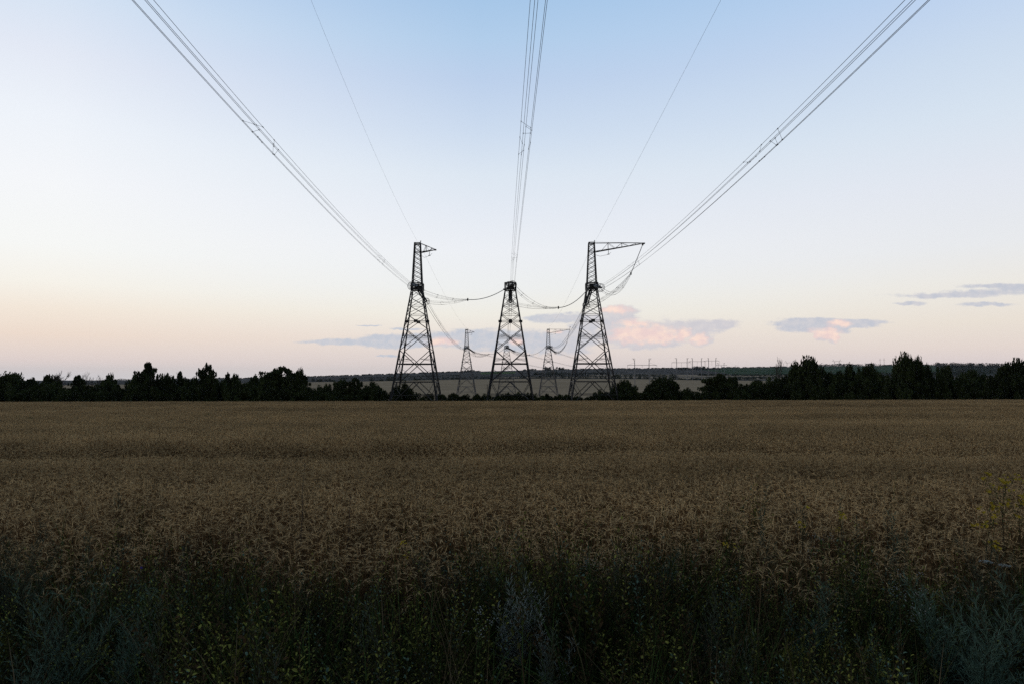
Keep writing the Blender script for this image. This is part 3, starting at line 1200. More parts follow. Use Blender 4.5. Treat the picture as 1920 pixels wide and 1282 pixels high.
bare(110, 693, 22, 157, 1, 'first leafless pale tree from the left, with a spreading top')
bare(171, 694, 22, 157, 5, 'second leafless pale tree, twiggy and slightly wider than its neighbour')
bare(184, 701, 14, 158, 8, 'smaller leafless tree leaning from the second leafless one')
bare(1455, 665, 14, 158, 3, 'tall thin leafless tree rising from the right hedge beside the broad tree')

# low hedge between and around the trees
bi = [0]


def bush(x, y, w_, h, label, group):
    o = bpy.data.objects.new('bush', BU[bi[0] % len(BU)])
    bi[0] += 1
    COL.objects.link(o)
    o.location = (x, y, g(x, y) - .1)
    o.rotation_euler.z = random.uniform(0, 6.28)
    o.scale = (w_, w_, h)
    tag(o, label, 'bush', group)


TOPL = [(0, 718), (60, 718), (130, 719), (210, 718), (240, 717), (300, 711), (360, 707), (440, 709), (470, 715), (500, 711), (570, 716), (590, 727), (640, 722), (690, 722), (715, 733)]
TOPR = [(1395, 724), (1420, 715), (1450, 707), (1480, 701), (1540, 700), (1570, 696), (1630, 698), (1680, 701), (1760, 698), (1830, 702), (1880, 696), (1925, 692)]
for (tab, lab, grp) in ((TOPL, 'dark leafy bush in the unbroken hedge left of the towers', 'hedge bushes left of the towers'),
                        (TOPR, 'dark leafy bush in the solid high hedge at the right', 'hedge bushes at the right')):
    xs_, ys_ = zip(*tab)
    for Y, stepm, drop in ((147.5, 3.9, 9), (151.5, 3.7, 2), (156, 4.6, 0)):
        x0, x1 = P(xs_[0] - 45 if tab is TOPL else xs_[0], 700, Y).x, P(xs_[-1] + (0 if tab is TOPL else 45), 700, Y).x
        x = x0
        while x < x1:
            px = 960 + 1280 * x / Y
            ty = np.interp(px, xs_, ys_) + drop + random.gauss(0, 4.2) + (2 if random.random() < .5 else -1)
            h = max(1.2, P(px, ty, Y).z - g(x, Y))
            bush(x, Y + random.gauss(0, .8), random.uniform(2.1, 3.2), h, lab, grp)
            x += stepm * random.uniform(.75, 1.25)
lab, grp = 'low green bush at the feet of the lattice towers', 'low bushes at the tower feet'
for px, ty, hw, Y in ((700, 727, 12, 147), (722, 731, 12, 147), (757, 715, 16, 152), (740, 725, 14, 149), (775, 733, 14, 148), (800, 737, 14, 147), (826, 738, 12, 149), (850, 735, 12, 148), (872, 738, 16, 148), (893, 737, 12, 147),
                      (905, 737, 12, 149), (920, 740, 14, 147), (936, 737, 10, 150), (950, 735, 11, 147), (966, 738, 12, 148), (972, 733, 8, 148), (987, 738, 12, 147), (994, 735, 9, 149), (1010, 737, 13, 147), (1026, 737, 10, 149),
                      (1038, 741, 10, 147), (1052, 738, 10, 148), (1064, 738, 8, 150), (1083, 741, 12, 147), (1103, 742, 12, 148), (1118, 734, 12, 147), (1130, 729, 12, 148), (1145, 735, 14, 147), (1190, 732, 14, 147), (1205, 735, 12, 148),
                      (1262, 728, 16, 147), (1288, 726, 14, 147), (1275, 735, 18, 148), (1308, 733, 16, 147), (1330, 727, 18, 148), (1375, 727, 18, 147), (1392, 729, 16, 148), (1215, 733, 22, 147), (1245, 731, 20, 147), (1160, 735, 20, 147),
                      (600, 722, 12, 149), (615, 719, 10, 150), (580, 727, 14, 148), (690, 722, 10, 150)):
    p = P(px, ty, Y)
    bush(p.x, Y, hw * Y / 1280 * 1.15, max(.9, p.z - g(p.x, Y)), lab, grp)

# grassy strip along the hedge
gp, gr_, gs_, gi_ = [], [], [], []


def blade(mb, x, y, h, w_, m=0, az=None, bend=None, z0=0):
    az = random.uniform(0, 6.28) if az is None else az
    bend = random.uniform(.15, .9) if bend is None else bend
    d = Vector((math.cos(az), math.sin(az), 0))
    s = Vector((-d.y, d.x, 0))
    L0, R0 = [], []
    n = 5
    for i in range(n):
        t = i / (n - 1)
        c_ = Vector((x, y, z0)) + d * (h * bend * t * t) + Vector((0, 0, h * (t - .35 * bend * t * t)))
        q = s * (w_ * (1 - t ** 1.6) * .5)
        L0.append(c_ - q)
        R0.append(c_ + q)
    vs = L0[:-1] + R0[:-1] + [L0[-1]]
    k = n - 1
    fs = [(i, i + k, i + k + 1, i + 1) for i in range(k - 1)] + [(k - 1, 2 * k - 1, 2 * k)]
    mb.add(vs, fs, m)


def far_grass(h, dry):
    mb = MB()
    for i in range(110):
        blade(mb, random.gauss(0, .5), random.gauss(0, .5), h * random.uniform(.6, 1.2), .05, 1 if random.random() < dry else 0)
    return mb.build('tuft', [M['grass'], M['grass_dry']], link=False)


fg = [far_grass(.9, .15), far_grass(1.1, .1), far_grass(.8, .3)]
for i in range(2600):
    y = rng.uniform(143.8, 166)
    x = rng.uniform(-130, 130)
    gp.append((x, y, g(x, y)))
    gr_.append((0, 0, rng.uniform(0, 6.28)))
    s = rng.uniform(.6, 1.15)
    gs_.append((s * 1.2, s * 1.2, s))
    gi_.append(int(rng.integers(0, 3)))
scatter('hedge_grass', gp, gr_, gs_, gi_, fg, 'rough green grass along the foot of the hedge')

# ------------------------------------------------------------------ far hedges and woods (masses)
def mass(name, runs, label, leaf, seed):
    rs = np.random.default_rng(seed)
    Pn = []
    for (x0, x1, Y, base, top, rag, dens) in runs:
        n = int(abs(x1 - x0) * dens)
        sc_ = Y / 1280
        # tree-like lumps, each a column of leaf sprays of its own height
        nl_ = max(2, int(abs(x1 - x0) / 2.2))
        cx = rs.uniform(x0, x1, nl_)
        hh = np.clip(rs.normal(1, rag, nl_), .25, 1.7)
        for c_, h_ in zip(cx, hh):
            k = max(6, int(n / nl_))
            xx = c_ + rs.normal(0, 1.1, k)
            t = rs.uniform(0, 1, k) ** .8
            yy = Y + rs.normal(0, 4 * sc_, k)
            wx = (xx - 960) / 1280 * Y
            zg = gz(wx, yy)
            hm = (base - top) * sc_ * h_
            zz = zg + t * hm * (1 - .35 * np.abs(xx - c_) / 2)
            Pn.append((np.stack([wx, yy, zz], 1), leaf * sc_))
    V, F, o = [], [], 0
    for c_, s in Pn:
        v, f = leaves(c_, s, rs)
        V.append(v)
        F.append(f + o)
        o += len(v)
    me = np_mesh(name, np.concatenate(V), np.concatenate(F), [M['woods']])
    ob = bpy.data.objects.new(name, me)
    COL.objects.link(ob)
    tag(ob, label, kind='stuff')


mass('far_hedgerow', [
    (586, 624, 1400, 716, 709, .3, 14), (690, 850, 1480, 713, 707.5, .5, 9), (726, 740, 1450, 713, 704.5, .3, 16), (850, 1015, 1510, 710, 705, .5, 9), (1013, 1060, 1500, 710, 697, .25, 22), (1060, 1200, 1500, 710.5, 702, .35, 14),
    (1198, 1268, 1400, 711, 704, .3, 18), (1258, 1262, 1390, 711, 699, .2, 20), (1268, 1320, 1480, 712, 708.5, .3, 14), (1320, 1420, 1520, 713, 706, .4, 10), (1380, 1480, 1700, 707, 702, .4, 10), (1560, 1800, 1700, 712, 702, .4, 10),
    (1440, 1600, 1900, 706, 698, .4, 10)],
    'dark far-off hedgerow along the upper side of the pale field', 1.0, 5)
mass('far_woods', [
    (440, 900, 3950, 706, 704.4, .25, 16), (868, 892, 3850, 698, 694, .2, 20), (980, 1005, 3850, 695.5, 692.5, .2, 20), (1020, 1056, 3800, 697, 691, .12, 40), (1040, 1290, 3950, 696, 694.6, .3, 14), (1000, 1130, 2300, 703, 698, .2, 26),
    (1272, 1350, 3600, 694, 690.5, .2, 24), (1297, 1322, 3600, 693, 687, .15, 40), (1350, 1540, 3980, 690, 688.6, .4, 12),
    (1536, 1650, 3990, 688, 684.4, .4, 14), (1650, 1760, 3980, 687, 685.6, .4, 10), (1756, 1900, 3600, 692, 683.5, .10, 34), (1150, 1270, 2100, 701, 698.5, .3, 12), (1310, 1500, 2250, 702, 699, .25, 18), (1490, 1800, 2200, 704, 698.5, .2, 20), (1780, 1925, 2500, 702, 690, .2, 24), (640, 860, 2600, 704, 702.8, .4, 9), (200, 460, 3950, 715, 712.8, .3, 8)],
    'dark woods in strips and clumps on the far hillside', .9, 6)

#PART4
# ------------------------------------------------------------------ roadside weeds in front of the wheat
def oval(mb, p, d, nrm, ln, w_, m):
    """a folded oval leaflet"""
    d = d.normalized()
    s = d.cross(nrm)
    s = s.normalized() if s.length > .01 else Vector((1, 0, 0))
    n = s.cross(d)
    up = n * (w_ * .22)
    a, b, c_, e = p, p + d * ln * .3, p + d * ln * .68, p + d * ln
    mb.add([a, b + s * w_ * .45 + up, c_ + s * w_ * .42 + up, e, c_ - s * w_ * .42 + up, b - s * w_ * .45 + up, b, c_],
           [(0, 1, 6), (6, 1, 2, 7), (7, 2, 3), (0, 6, 5), (6, 7, 4, 5), (7, 3, 4)], m)


def rv(s=1):
    return Vector((random.gauss(0, s), random.gauss(0, s), random.gauss(0, s)))


def leafy_clump(h, ns, leaf, spread, mlist):
    mb = MB()
    for k in range(ns):
        a = random.uniform(0, 6.28)
        q = Vector((random.gauss(0, .09), random.gauss(0, .09), 0))
        hh = h * random.uniform(.5, 1.15)
        tip = q + Vector((math.cos(a) * spread * random.uniform(.2, 1), math.sin(a) * spread * random.uniform(.2, 1), hh))
        mid = q.lerp(tip, .5) + Vector((0, 0, hh * .12)) + rv(.02)
        pts = [q, q.lerp(mid, .5) + rv(.006), mid, mid.lerp(tip, .5) + rv(.01), tip]
        mb.tube(pts, [.0028, .0024, .002, .0016, .001], 3, 1, cap=False)
        nlv = int(random.uniform(16, 30))
        mm = random.choice(mlist)
        ytop = random.uniform(.6, .85) if random.random() < .33 else 2
        for i in range(nlv):
            t = .22 + .78 * i / (nlv - 1)
            f = t * 4
            j = min(3, int(f))
            p = pts[j].lerp(pts[j + 1], f - j)
            an = i * 2.4 + random.uniform(-.5, .5)
            d = Vector((math.cos(an), math.sin(an), random.uniform(.1, .9)))
            l_ = leaf * random.uniform(.6, 1.25) * (1.1 - .4 * t)
            oval(mb, p + d * .008, d, Vector((0, 0, 1)) + rv(.3), l_, l_ * random.uniform(.42, .6), 4 if t > ytop and mm != 2 else mm)
    return mb.build('clump', [M['weed_leaf'], M['weed_stem'], M['weed_brown'], M['teal'], M['weed_young']], link=False)


def grass_clump(h, n, w_, dry):
    mb = MB()
    for i in range(n):
        blade(mb, random.gauss(0, .06), random.gauss(0, .06), h * random.uniform(.5, 1.2), w_ * random.uniform(.6, 1.2), 1 if random.random() < dry else 0)
    return mb.build('clump', [M['grass'], M['grass_dry']], link=False)


def needle(mb, p, d, ln, w_, m):
    s = d.cross(rv())
    s = s.normalized() * w_ if s.length > .001 else Vector((w_, 0, 0))
    mb.add([p - s, p + s, p + d * ln * .6 + s * .8, p + d * ln, p + d * ln * .6 - s * .8], [(0, 1, 2, 3, 4)], m)


def wormwood_mb(h, ns, spread, nl=30, leaf=.03, bl=.11, curl=.25, drop=.15):
    """upright many-stemmed plant of fine cut leaves: stems and leaves in two builders"""
    st, fo = MB(), MB()
    for k in range(ns):
        a = random.uniform(0, 6.28)
        hh = h * random.uniform(.55, 1.08)
        q = Vector((random.gauss(0, .035), random.gauss(0, .035), -.03))
        out = spread * random.uniform(.15, 1)
        p, pts = q.copy(), [q.copy()]
        for i in range(1, 9):
            t = i / 8
            pts.append(q + Vector((math.cos(a + t * curl * 2) * out * t ** 1.25, math.sin(a + t * curl * 2) * out * t ** 1.25, hh * t)) + rv(.005))
        st.tube(pts, [.0034 * (1 - .75 * i / 8) for i in range(9)], 4, cap=False)
        for i in range(nl):
            t = drop + (1 - drop) * i / (nl - 1)
            f = t * 8
            j = min(7, int(f))
            b = pts[j].lerp(pts[j + 1], f - j)
            ax = (pts[j + 1] - pts[j]).normalized()
            an = i * 2.4 + random.uniform(-.6, .6)
            side = Vector((math.cos(an), math.sin(an), 0))
            d = (ax * random.uniform(.55, 1.3) + side).normalized()
            ln = bl * (1.15 - .85 * t) * random.uniform(.5, 1.3)
            e = b + d * ln + Vector((0, 0, ln * .25))
            if ln > .03:
                st.tube([b, b.lerp(e, .5) + rv(.003), e], [.0011, .0009, .0005], 3, cap=False)
            nn = max(4, int(ln / .0085))
            for u in range(nn):
                c_ = b.lerp(e, (u + .6) / nn)
                dd = (d + Vector((0, 0, .4)) + rv(.45)).normalized()
                needle(fo, c_, dd, leaf * random.uniform(.5, 1.15), .0017, 0)
    return st, fo


cover = [leafy_clump(.42, 10, .028, .22, [0, 0, 0, 2]) for _ in range(4)] + [leafy_clump(.55, 9, .024, .18, [0, 0, 3]) for _ in range(3)] + \
        [leafy_clump(.34, 11, .022, .24, [0, 2, 0]) for _ in range(3)] + [grass_clump(.6, 30, .008, .12) for _ in range(2)] + [grass_clump(.72, 22, .005, .55) for _ in range(2)]
for z in range(4):
    s_, f_ = wormwood_mb(.62, 5, .15, 26, .026, .08)
    mbx = MB()
    mbx.add(s_.v, s_.f, 0)
    mbx.add(f_.v, f_.f, 1)
    cover.append(mbx.build('clump', [M['weed_stem'], M['sage'] if z % 2 else M['weed_leaf']], link=False))
cp, cr, cs, ci_ = [], [], [], []
PW_ = np.array([2.4] * 4 + [2.2] * 3 + [1.8] * 3 + [2.6] * 2 + [1.3] * 2 + [.8, .5, .8, .5])
PW_ = PW_ / PW_.sum()
for i in range(5600):
    y = rng.uniform(2.0, 9.5)
    x = rng.uniform(-1, 1) * (.80 * y + 1.6)
    right_ = 1 / (1 + math.exp(-(x / y - .1) * 8))
    if y > 6.3 and rng.random() > .6 * math.exp(-(y - 6.3) / (.85 + 1.0 * right_)): continue
    cp.append((x, y, g(x, y)))
    cr.append((rng.normal(0, .12), rng.normal(0, .12), rng.uniform(0, 6.28)))
    pxl = 960 + 1280 * x / y
    low = 1.0
    for fp, fy, fw in ((965, 5.3, 60), (1040, 4.9, 35), (95, 4.6, 90), (225, 4.7, 70), (1790, 4.9, 70), (1870, 4.5, 90), (610, 5.1, 60)):
        if y < fy and abs(pxl - fp) < fw: low = .5
    lump = .92 + .22 * math.sin(x * 1.5 + 1) * math.sin(y * 1.3 + x * .5)
    s = rng.uniform(.75, 1.3) * lump
    up = rng.uniform(1.0, 1.5) + .36 * min(1, max(0, (y - 4.0) / 1.6))
    if y > 6.3: up *= rng.uniform(.75, 1.05)
    cs.append((s * 1.15, s * 1.15, s * up * low))
    pw_ = PW_.copy()
    if y > 6.3:
        pw_[:10] *= .25
        pw_ /= pw_.sum()
    ci_.append(int(rng.choice(len(cover), p=pw_)))
scatter('roadside_weeds', cp, cr, cs, ci_, cover, 'tangled small-leaved weeds covering the verge in front of the wheat')


def place(px, toppy, Y):
    top = P(px, toppy, Y)
    zb = g(top.x, Y)
    return top.x, zb, top.z - zb


def wormwood(px, toppy, Y, ns, spread, material, label, nl=34, leaf=.03, bl=.11, curl=.25, drop=.12, name='wormwood_plant', cat='wormwood', group='wormwood plants at the field edge'):
    Y, spread, leaf, bl = Y * 1.5, spread * 1.5, leaf * 1.3, bl * 1.45
    x, zb, h = place(px, toppy, Y)
    root = empty(name, (x, Y, zb), label, cat, group)
    s_, f_ = wormwood_mb(h, ns, spread, nl, leaf, bl, curl, drop)
    s_.build('stems', M['weed_stem'], root)
    f_.build('foliage', material, root)
    return root


wormwood(16, 950, 3.9, 9, .30, M['sage'], 'tall grey-green wormwood cut by the left border, reaching over the wheat', 60, .03, .12)
wormwood(160, 1010, 3.6, 8, .34, M['sage'], 'slender grey-green wormwood in front of the wheat, above the bottom left weeds', 44)
wormwood(95, 1085, 3.1, 7, .34, M['teal'], 'bushy blue-green wormwood low in the bottom left corner', 40, .036, .14)
wormwood(225, 1120, 3.15, 8, .40, M['teal'], 'wide spreading blue-green wormwood with arching tips, bottom left of the verge', 40, .032, .12)
wormwood(45, 1200, 2.8, 5, .26, M['teal'], 'small blue-green wormwood at the very bottom left corner', 30, .034, .12)
wormwood(965, 1095, 3.55, 16, .17, M['silver'], 'compact silvery white wormwood in the middle of the verge', 46, .026, .09, .1, .1)
wormwood(928, 1050, 4.0, 8, .20, M['sage'], 'upright grey-green wormwood right behind the silvery white one', 44)
wormwood(1042, 1145, 3.3, 4, .14, M['silver'], 'thin silvery wormwood sprigs just right of the compact silvery one', 34, .026, .08, .1)
wormwood(1022, 1175, 3.05, 4, .14, M['sage'], 'small wormwood sprig in front of the thin silvery sprigs', 30, .026, .08)
wormwood(1075, 1030, 4.1, 7, .2, M['sage'], 'grey-green wormwood among the front wheat stalks, right of centre', 40)
wormwood(1165, 1035, 4.1, 8, .26, M['sage'], 'branching grey-green wormwood at the wheat edge, second right of the silvery one', 42)
wormwood(1235, 1015, 4.3, 6, .2, M['teal'], 'blue-green wormwood standing in the wheat edge beside pale flower heads', 40)
wormwood(1325, 1095, 3.4, 6, .24, M['sage'], 'dim grey-green wormwood low in the right half of the verge', 34)
wormwood(1500, 1090, 3.5, 8, .24, M['teal'], 'dark blue-green wormwood in the shade of the right verge', 40)
wormwood(1790, 1080, 3.3, 10, .42, M['teal'], 'wide blue-green wormwood with curving strands at the bottom right', 46, .042, .13, .5)
wormwood(1870, 1120, 3.0, 11, .42, M['teal'], 'largest blue-green wormwood filling the bottom right corner', 46, .046, .13, .5)
wormwood(1905, 1040, 3.6, 8, .3, M['sage'], 'grey-green wormwood rising behind the bottom right corner plants', 42)
wormwood(1700, 1200, 2.9, 4, .3, M['teal'], 'short blue-green wormwood leaning left of the bottom right corner plants', 30, .034, .1)
wormwood(795, 1005, 4.2, 5, .2, M['sage'], 'pale feathery wormwood among wheat stalks left of centre', 34)
wormwood(505, 1000, 4.4, 5, .2, M['sage'], 'faint wormwood in the wheat edge just left of the thin dark stem', 34)
GT = 'tall narrow weeds standing in the wheat'
for px, ty, Y, lab in ((1424, 903, 4.7, 'tall narrow blue-green weed in the wheat, leftmost of the tall weeds at the right'), (1597, 938, 4.5, 'shorter narrow blue-green weed between the two tall ones'),
                       (1660, 918, 4.6, 'tall narrow blue-green weed in the wheat with dense small leaves'), (1676, 985, 4.4, 'lower blue-green weed leaning against the dense tall one')):
    wormwood(px, ty + 12, Y, 2, .06, M['teal'], lab, 40, .03, .05, .05, .25, 'tall_weed', 'weed', GT)


def grass_tuft(px, toppy, Y, n, w_, label, dry=0.1):
    Y, w_ = Y * 1.5, w_ * 1.5
    x, zb, h = place(px, toppy, Y)
    mb = MB()
    for i in range(n):
        blade(mb, random.gauss(0, .05), random.gauss(0, .05), h * random.uniform(.55, 1.25), w_ * random.uniform(.7, 1.3), 1 if random.random() < dry else 0, bend=random.uniform(.1, .7))
    o = mb.build('grass_tuft', [M['grass'], M['grass_dry']])
    o.location = (x, Y, zb)
    tag(o, label, 'grass', 'broad-bladed grass tufts on the verge')


grass_tuft(600, 1120, 3.4, 34, .012, 'broad green grass tuft with the tallest blades, left of centre')
grass_tuft(560, 1165, 3.1, 26, .011, 'dark green grass tuft in front of the tallest-bladed tuft')
grass_tuft(650, 1075, 3.8, 26, .010, 'green grass tuft against the wheat, right of the tallest-bladed tuft')
grass_tuft(735, 1130, 3.3, 26, .011, 'green grass tuft between the left tufts and the silvery wormwood')
grass_tuft(905, 1215, 2.9, 30, .012, 'green grass tuft at the bottom edge below the silvery wormwood')
grass_tuft(985, 1190, 2.95, 14, .010, 'few long grass blades in front of the silvery wormwood')
grass_tuft(690, 1215, 2.8, 18, .009, 'thin green grass tuft at the bottom edge, left of centre')
grass_tuft(1280, 1005, 4.1, 26, .011, 'bright green grass tuft at the wheat edge right of centre')
grass_tuft(1730, 1040, 3.9, 30, .009, 'fresh green grass under the white flower head')
grass_tuft(25, 1230, 2.6, 12, .010, 'dry straw-coloured grass in the bottom left corner', .9)
grass_tuft(1300, 1235, 2.7, 12, .009, 'dry straw-coloured grass at the bottom edge right of centre', .9)


def flowering(name, px, toppy, Y, label, cat, group, petal, nb, spread, bloom):
    Y, spread = Y * 1.5, spread * 1.5
    x, zb, h = place(px, toppy, Y)
    root = empty(name, (x, Y, zb), label, cat, group)
    st = MB()
    main = [Vector((0, 0, -.03)), Vector((.01, 0, h * .35)), Vector((-.01, .01, h * .65)), Vector((0, 0, h * .9))]
    st.tube(main, [.005, .004, .003, .002], 4)
    for k in range(nb):
        t = random.uniform(.4, 1)
        f = t * 3
        j = min(2, int(f))
        b = main[j].lerp(main[j + 1], f - j)
        a = random.uniform(0, 6.28)
        e = Vector((math.cos(a) * spread * random.uniform(.2, 1), math.sin(a) * spread * .7, h * (random.uniform(.80, 1.0) if nb > 1 else .985)))
        st.tube([b, b.lerp(e, .55) + Vector((0, 0, -.02)), e], [.002, .0016, .001], 3)
        for q in range(6):
            pp = b.lerp(e, random.uniform(.1, .9))
            oval(st, pp, rv() + Vector((0, 0, .5)), Vector((0, 0, 1)), .03, .009, 1)
        fl = MB()
        bloom(fl, e)
        fl.build('flower', petal, root)
    st.build('stems', [M['weed_stem'], M['grass']], root)


def yellow_bloom(mb, e):
    for k in range(random.randint(2, 5)):
        c_ = e + rv(.015)
        n = (Vector((0, -.5, .8)) + rv(.4)).normalized()
        for q in range(4):
            s = n.cross(rv()).normalized()
            oval(mb, c_, s + n * .3, n, .019, .016, 0)


def white_umbel(mb, e):
    for k in range(40):
        a, r_ = random.uniform(0, 6.28), math.sqrt(random.random()) * .045
        c_ = e + Vector((math.cos(a) * r_, math.sin(a) * r_, .008 - r_ * r_ * 3))
        for q in range(3):
            b_ = random.uniform(0, 6.28)
            oval(mb, c_, Vector((math.cos(b_), math.sin(b_), .2)), Vector((0, 0, 1)), .010, .009, 0)


def tiny_white(mb, e):
    for k in range(7):
        c_ = e + rv(.018)
        oval(mb, c_, rv() + Vector((0, 0, .3)), Vector((0, -.4, 1)), .010, .008, 0)


GY, GWF = 'yellow-flowered weeds in the wheat', 'white-flowered weeds on the verge'
for px, ty, Y, nb, sp_, lab in ((1880, 886, 4.6, 20, .15, 'large yellow-flowered weed over the wheat by the right border'), (1850, 938, 4.5, 12, .09, 'yellow-flowered weed just left of the largest yellow one'),
                                (1912, 915, 4.6, 9, .09, 'yellow-flowered weed cut by the right border'), (1572, 948, 4.5, 3, .05, 'thin weed with a few yellow flowers beside the tall blue-green weeds'),
                                (1505, 948, 4.4, 3, .06, 'sparse yellow-flowered weed right of the leftmost tall weed'), (1368, 1000, 4.1, 3, .06, 'low yellow-flowered weed below the leftmost tall weed'), (1858, 985, 4.2, 4, .07, 'small low yellow-flowered weed under the large ones'),
                                (755, 1010, 4.2, 3, .03, 'greenish yellow flower spike in the wheat edge left of centre')):
    flowering('yellow_flower_plant', px, ty, Y, lab, 'flowering weed', GY, M['yellow'], nb, sp_, yellow_bloom)
flowering('umbel_plant', 1855, 1048, 3.5, 'flat white umbel flower standing above the green at the right', 'flowering weed', GWF, M['white'], 1, .03, white_umbel)
flowering('umbel_plant', 1890, 1058, 3.5, 'small second white umbel right beside the flat one', 'flowering weed', GWF, M['white'], 1, .02, white_umbel)
for px, ty, Y, lab in ((1700, 1070, 3.6, 'weed with many tiny white flowers left of the white umbels'), (1545, 1000, 4.2, 'weed with pale tiny flowers in the wheat edge under the tall weeds'), (1110, 1030, 4.0, 'weed with pale tiny flowers right of centre at the wheat edge'),
                       (1735, 1120, 3.3, 'low weed with tiny white flowers beside the wide blue-green wormwood'), (905, 1150, 3.2, 'low weed with pale flower dots left of the silvery wormwood')):
    flowering('white_flower_plant', px, ty, Y, lab, 'flowering weed', GWF, M['white'], 9, .10, tiny_white)


def violet(mb, e):
    for k in range(9):
        a = 6.28 * k / 9
        oval(mb, e, Vector((math.cos(a), -.3, math.sin(a))), Vector((0, -1, 0)), .014, .008, 0)


flowering('violet_flower_plant', 270, 1060, 4.0, 'single violet flower before the wheat stalks at the left', 'flowering weed', 'violet flowers on the verge', M['violet'], 1, .02, violet)


def thin_stem(px, toppy, Y, label, lean, nbr):
    Y = Y * 1.5
    x, zb, h = place(px, toppy, Y)
    mb = MB()
    pts = [Vector((lean * (1 - i / 7) + random.gauss(0, .006), 0, h * i / 7 - .03)) for i in range(8)]
    mb.tube(pts, [.0065 - .0006 * i for i in range(8)], 4)
    for i in range(nbr):
        t = random.uniform(.45, 1)
        f = t * 7
        j = min(6, int(f))
        b = pts[j].lerp(pts[j + 1], f - j)
        d = (Vector((random.gauss(0, 1), random.gauss(0, .6), 1.4))).normalized()
        mb.tube([b, b + d * random.uniform(.02, .06)], [.0018, .0008], 3)
        oval(mb, b, d, Vector((0, -1, .3)), .022, .006, 0)
    o = mb.build('dry_stem', M['bark'])
    o.location = (x, Y, zb)
    tag(o, label, 'dry stem', 'single dry stems above the wheat')


thin_stem(571, 862, 4.9, 'tall thin dark stem standing above the wheat left of centre', -.06, 22)
thin_stem(656, 920, 5.0, 'shorter thin dark stem in the wheat right of the tall one', -.02, 12)
# green weeds showing above the far crop
GG = 'green weeds poking out of the far wheat'
for px, ty, Y, hw, lab in ((388, 776, 33, 11, 'leafy green weed poking out of the wheat, largest on the far left'), (592, 785, 29, 6, 'small dark weed in the wheat below the broad tree'), (844, 776, 36, 7, 'green weed in the wheat in front of the short-armed tower'), (873, 768, 45, 6, 'green weed just behind and right of the one before the short-armed tower'),
                           (986, 769, 42, 6, 'green weed in the wheat in front of the flat-topped tower'), (1648, 763, 52, 10, 'green weed patch in the wheat before the right hedge'), (35, 781, 30, 5, 'small dark weed at the far left of the wheat'), (57, 783, 29, 5, 'second small dark weed at the far left of the wheat'), (1035, 769, 44, 4, 'faint green weed right of the one before the flat-topped tower')):
    Y = Y * 1.45
    x, zb, h = place(px, ty, Y)
    root = empty('field_weed', (x, Y, zb), lab, 'weed', GG)
    s_, f_ = wormwood_mb(h, 7, hw * Y / 1280, 26, .09, .2, .2, .45)
    for v in range(len(f_.v)):
        pass
    s_.build('stems', M['weed_stem'], root)
    f2 = MB()
    for q in range(240):
        c_ = Vector((random.gauss(0, .4), random.gauss(0, .4), 0)) * (hw * Y / 1280) + Vector((0, 0, h * random.uniform(.55, 1)))
        oval(f2, c_, rv() + Vector((0, 0, .6)), Vector((0, 0, 1)), .10, .035, 0)
    f2.add(f_.v, f_.f, 0)
    f2.build('foliage', M['grass'], root)

# ------------------------------------------------------------------ sky
SUN_EL, SUN_AZ = R(2.0), R(235)      # just above the land, behind the viewer to the left
world = bpy.data.worlds.new('World')
scene.world = world
world.use_nodes = True
nt = world.node_tree
nt.nodes.clear()
N, L = nt.nodes, nt.links


def math_(op, a, b=None, c_=None, clamp=False):
    n = N.new('ShaderNodeMath')
    n.operation = op
    n.use_clamp = clamp
    for i, v in enumerate((a, b, c_)):
        if v is None: continue
        if isinstance(v, (int, float)):
            n.inputs[i].default_value = v
        else:
            L.new(v, n.inputs[i])
    return n.outputs[0]


def vmath(op, a, b=None, c_=None):
    n = N.new('ShaderNodeVectorMath')
    n.operation = op
    for i, v in enumerate((a, b, c_)):
        if v is None: continue
        if isinstance(v, (tuple, list)):
            n.inputs[i].default_value = v
        else:
            L.new(v, n.inputs[i])
    return n.outputs['Value'] if op == 'LENGTH' else n.outputs[0]


def mixc(f, a, b, op='MIX'):
    n = N.new('ShaderNodeMix')
    n.data_type = 'RGBA'
    n.blend_type = op
    for s, v in ((0, f), (6, a), (7, b)):
        if isinstance(v, tuple): n.inputs[s].default_value = v
        elif isinstance(v, (int, float)): n.inputs[s].default_value = v
        else: L.new(v, n.inputs[s])
    return n.outputs[2]


def ss(v, a, b):
    n = N.new('ShaderNodeMapRange')
    n.interpolation_type = 'SMOOTHSTEP'
    L.new(v, n.inputs[0])
    n.inputs[1].default_value, n.inputs[2].default_value = a, b
    return n.outputs[0]


geo = N.new('ShaderNodeTexCoord')
dirv = geo.outputs['Generated']
sep = N.new('ShaderNodeSeparateXYZ')
L.new(dirv, sep.inputs[0])
X, Y_, Z = sep.outputs
ysafe = math_('MAXIMUM', Y_, .05)
U = math_('DIVIDE', X, ysafe)


def elz(py):
    return math.sin(math.atan((705 - py) / 1280 * 1.0))


def elz2(py):
    d = ray(960, py).normalized()
    return d.z


def ramp(stops):
    n = N.new('ShaderNodeValToRGB')
    e = n.color_ramp.elements
    n.color_ramp.interpolation = 'LINEAR'
    while len(e) > 1: e.remove(e[-1])
    stops = sorted((max(0, min(1, elz2(p) if p > -500 else q)), col_) for p, q, col_ in stops)
    e[0].position, e[0].color = stops[0][0], (*lin(stops[0][1]), 1)
    for p, col_ in stops[1:]:
        k = e.new(p)
        k.color = (*lin(col_), 1)
    L.new(Z, n.inputs[0])
    return n.outputs[0]


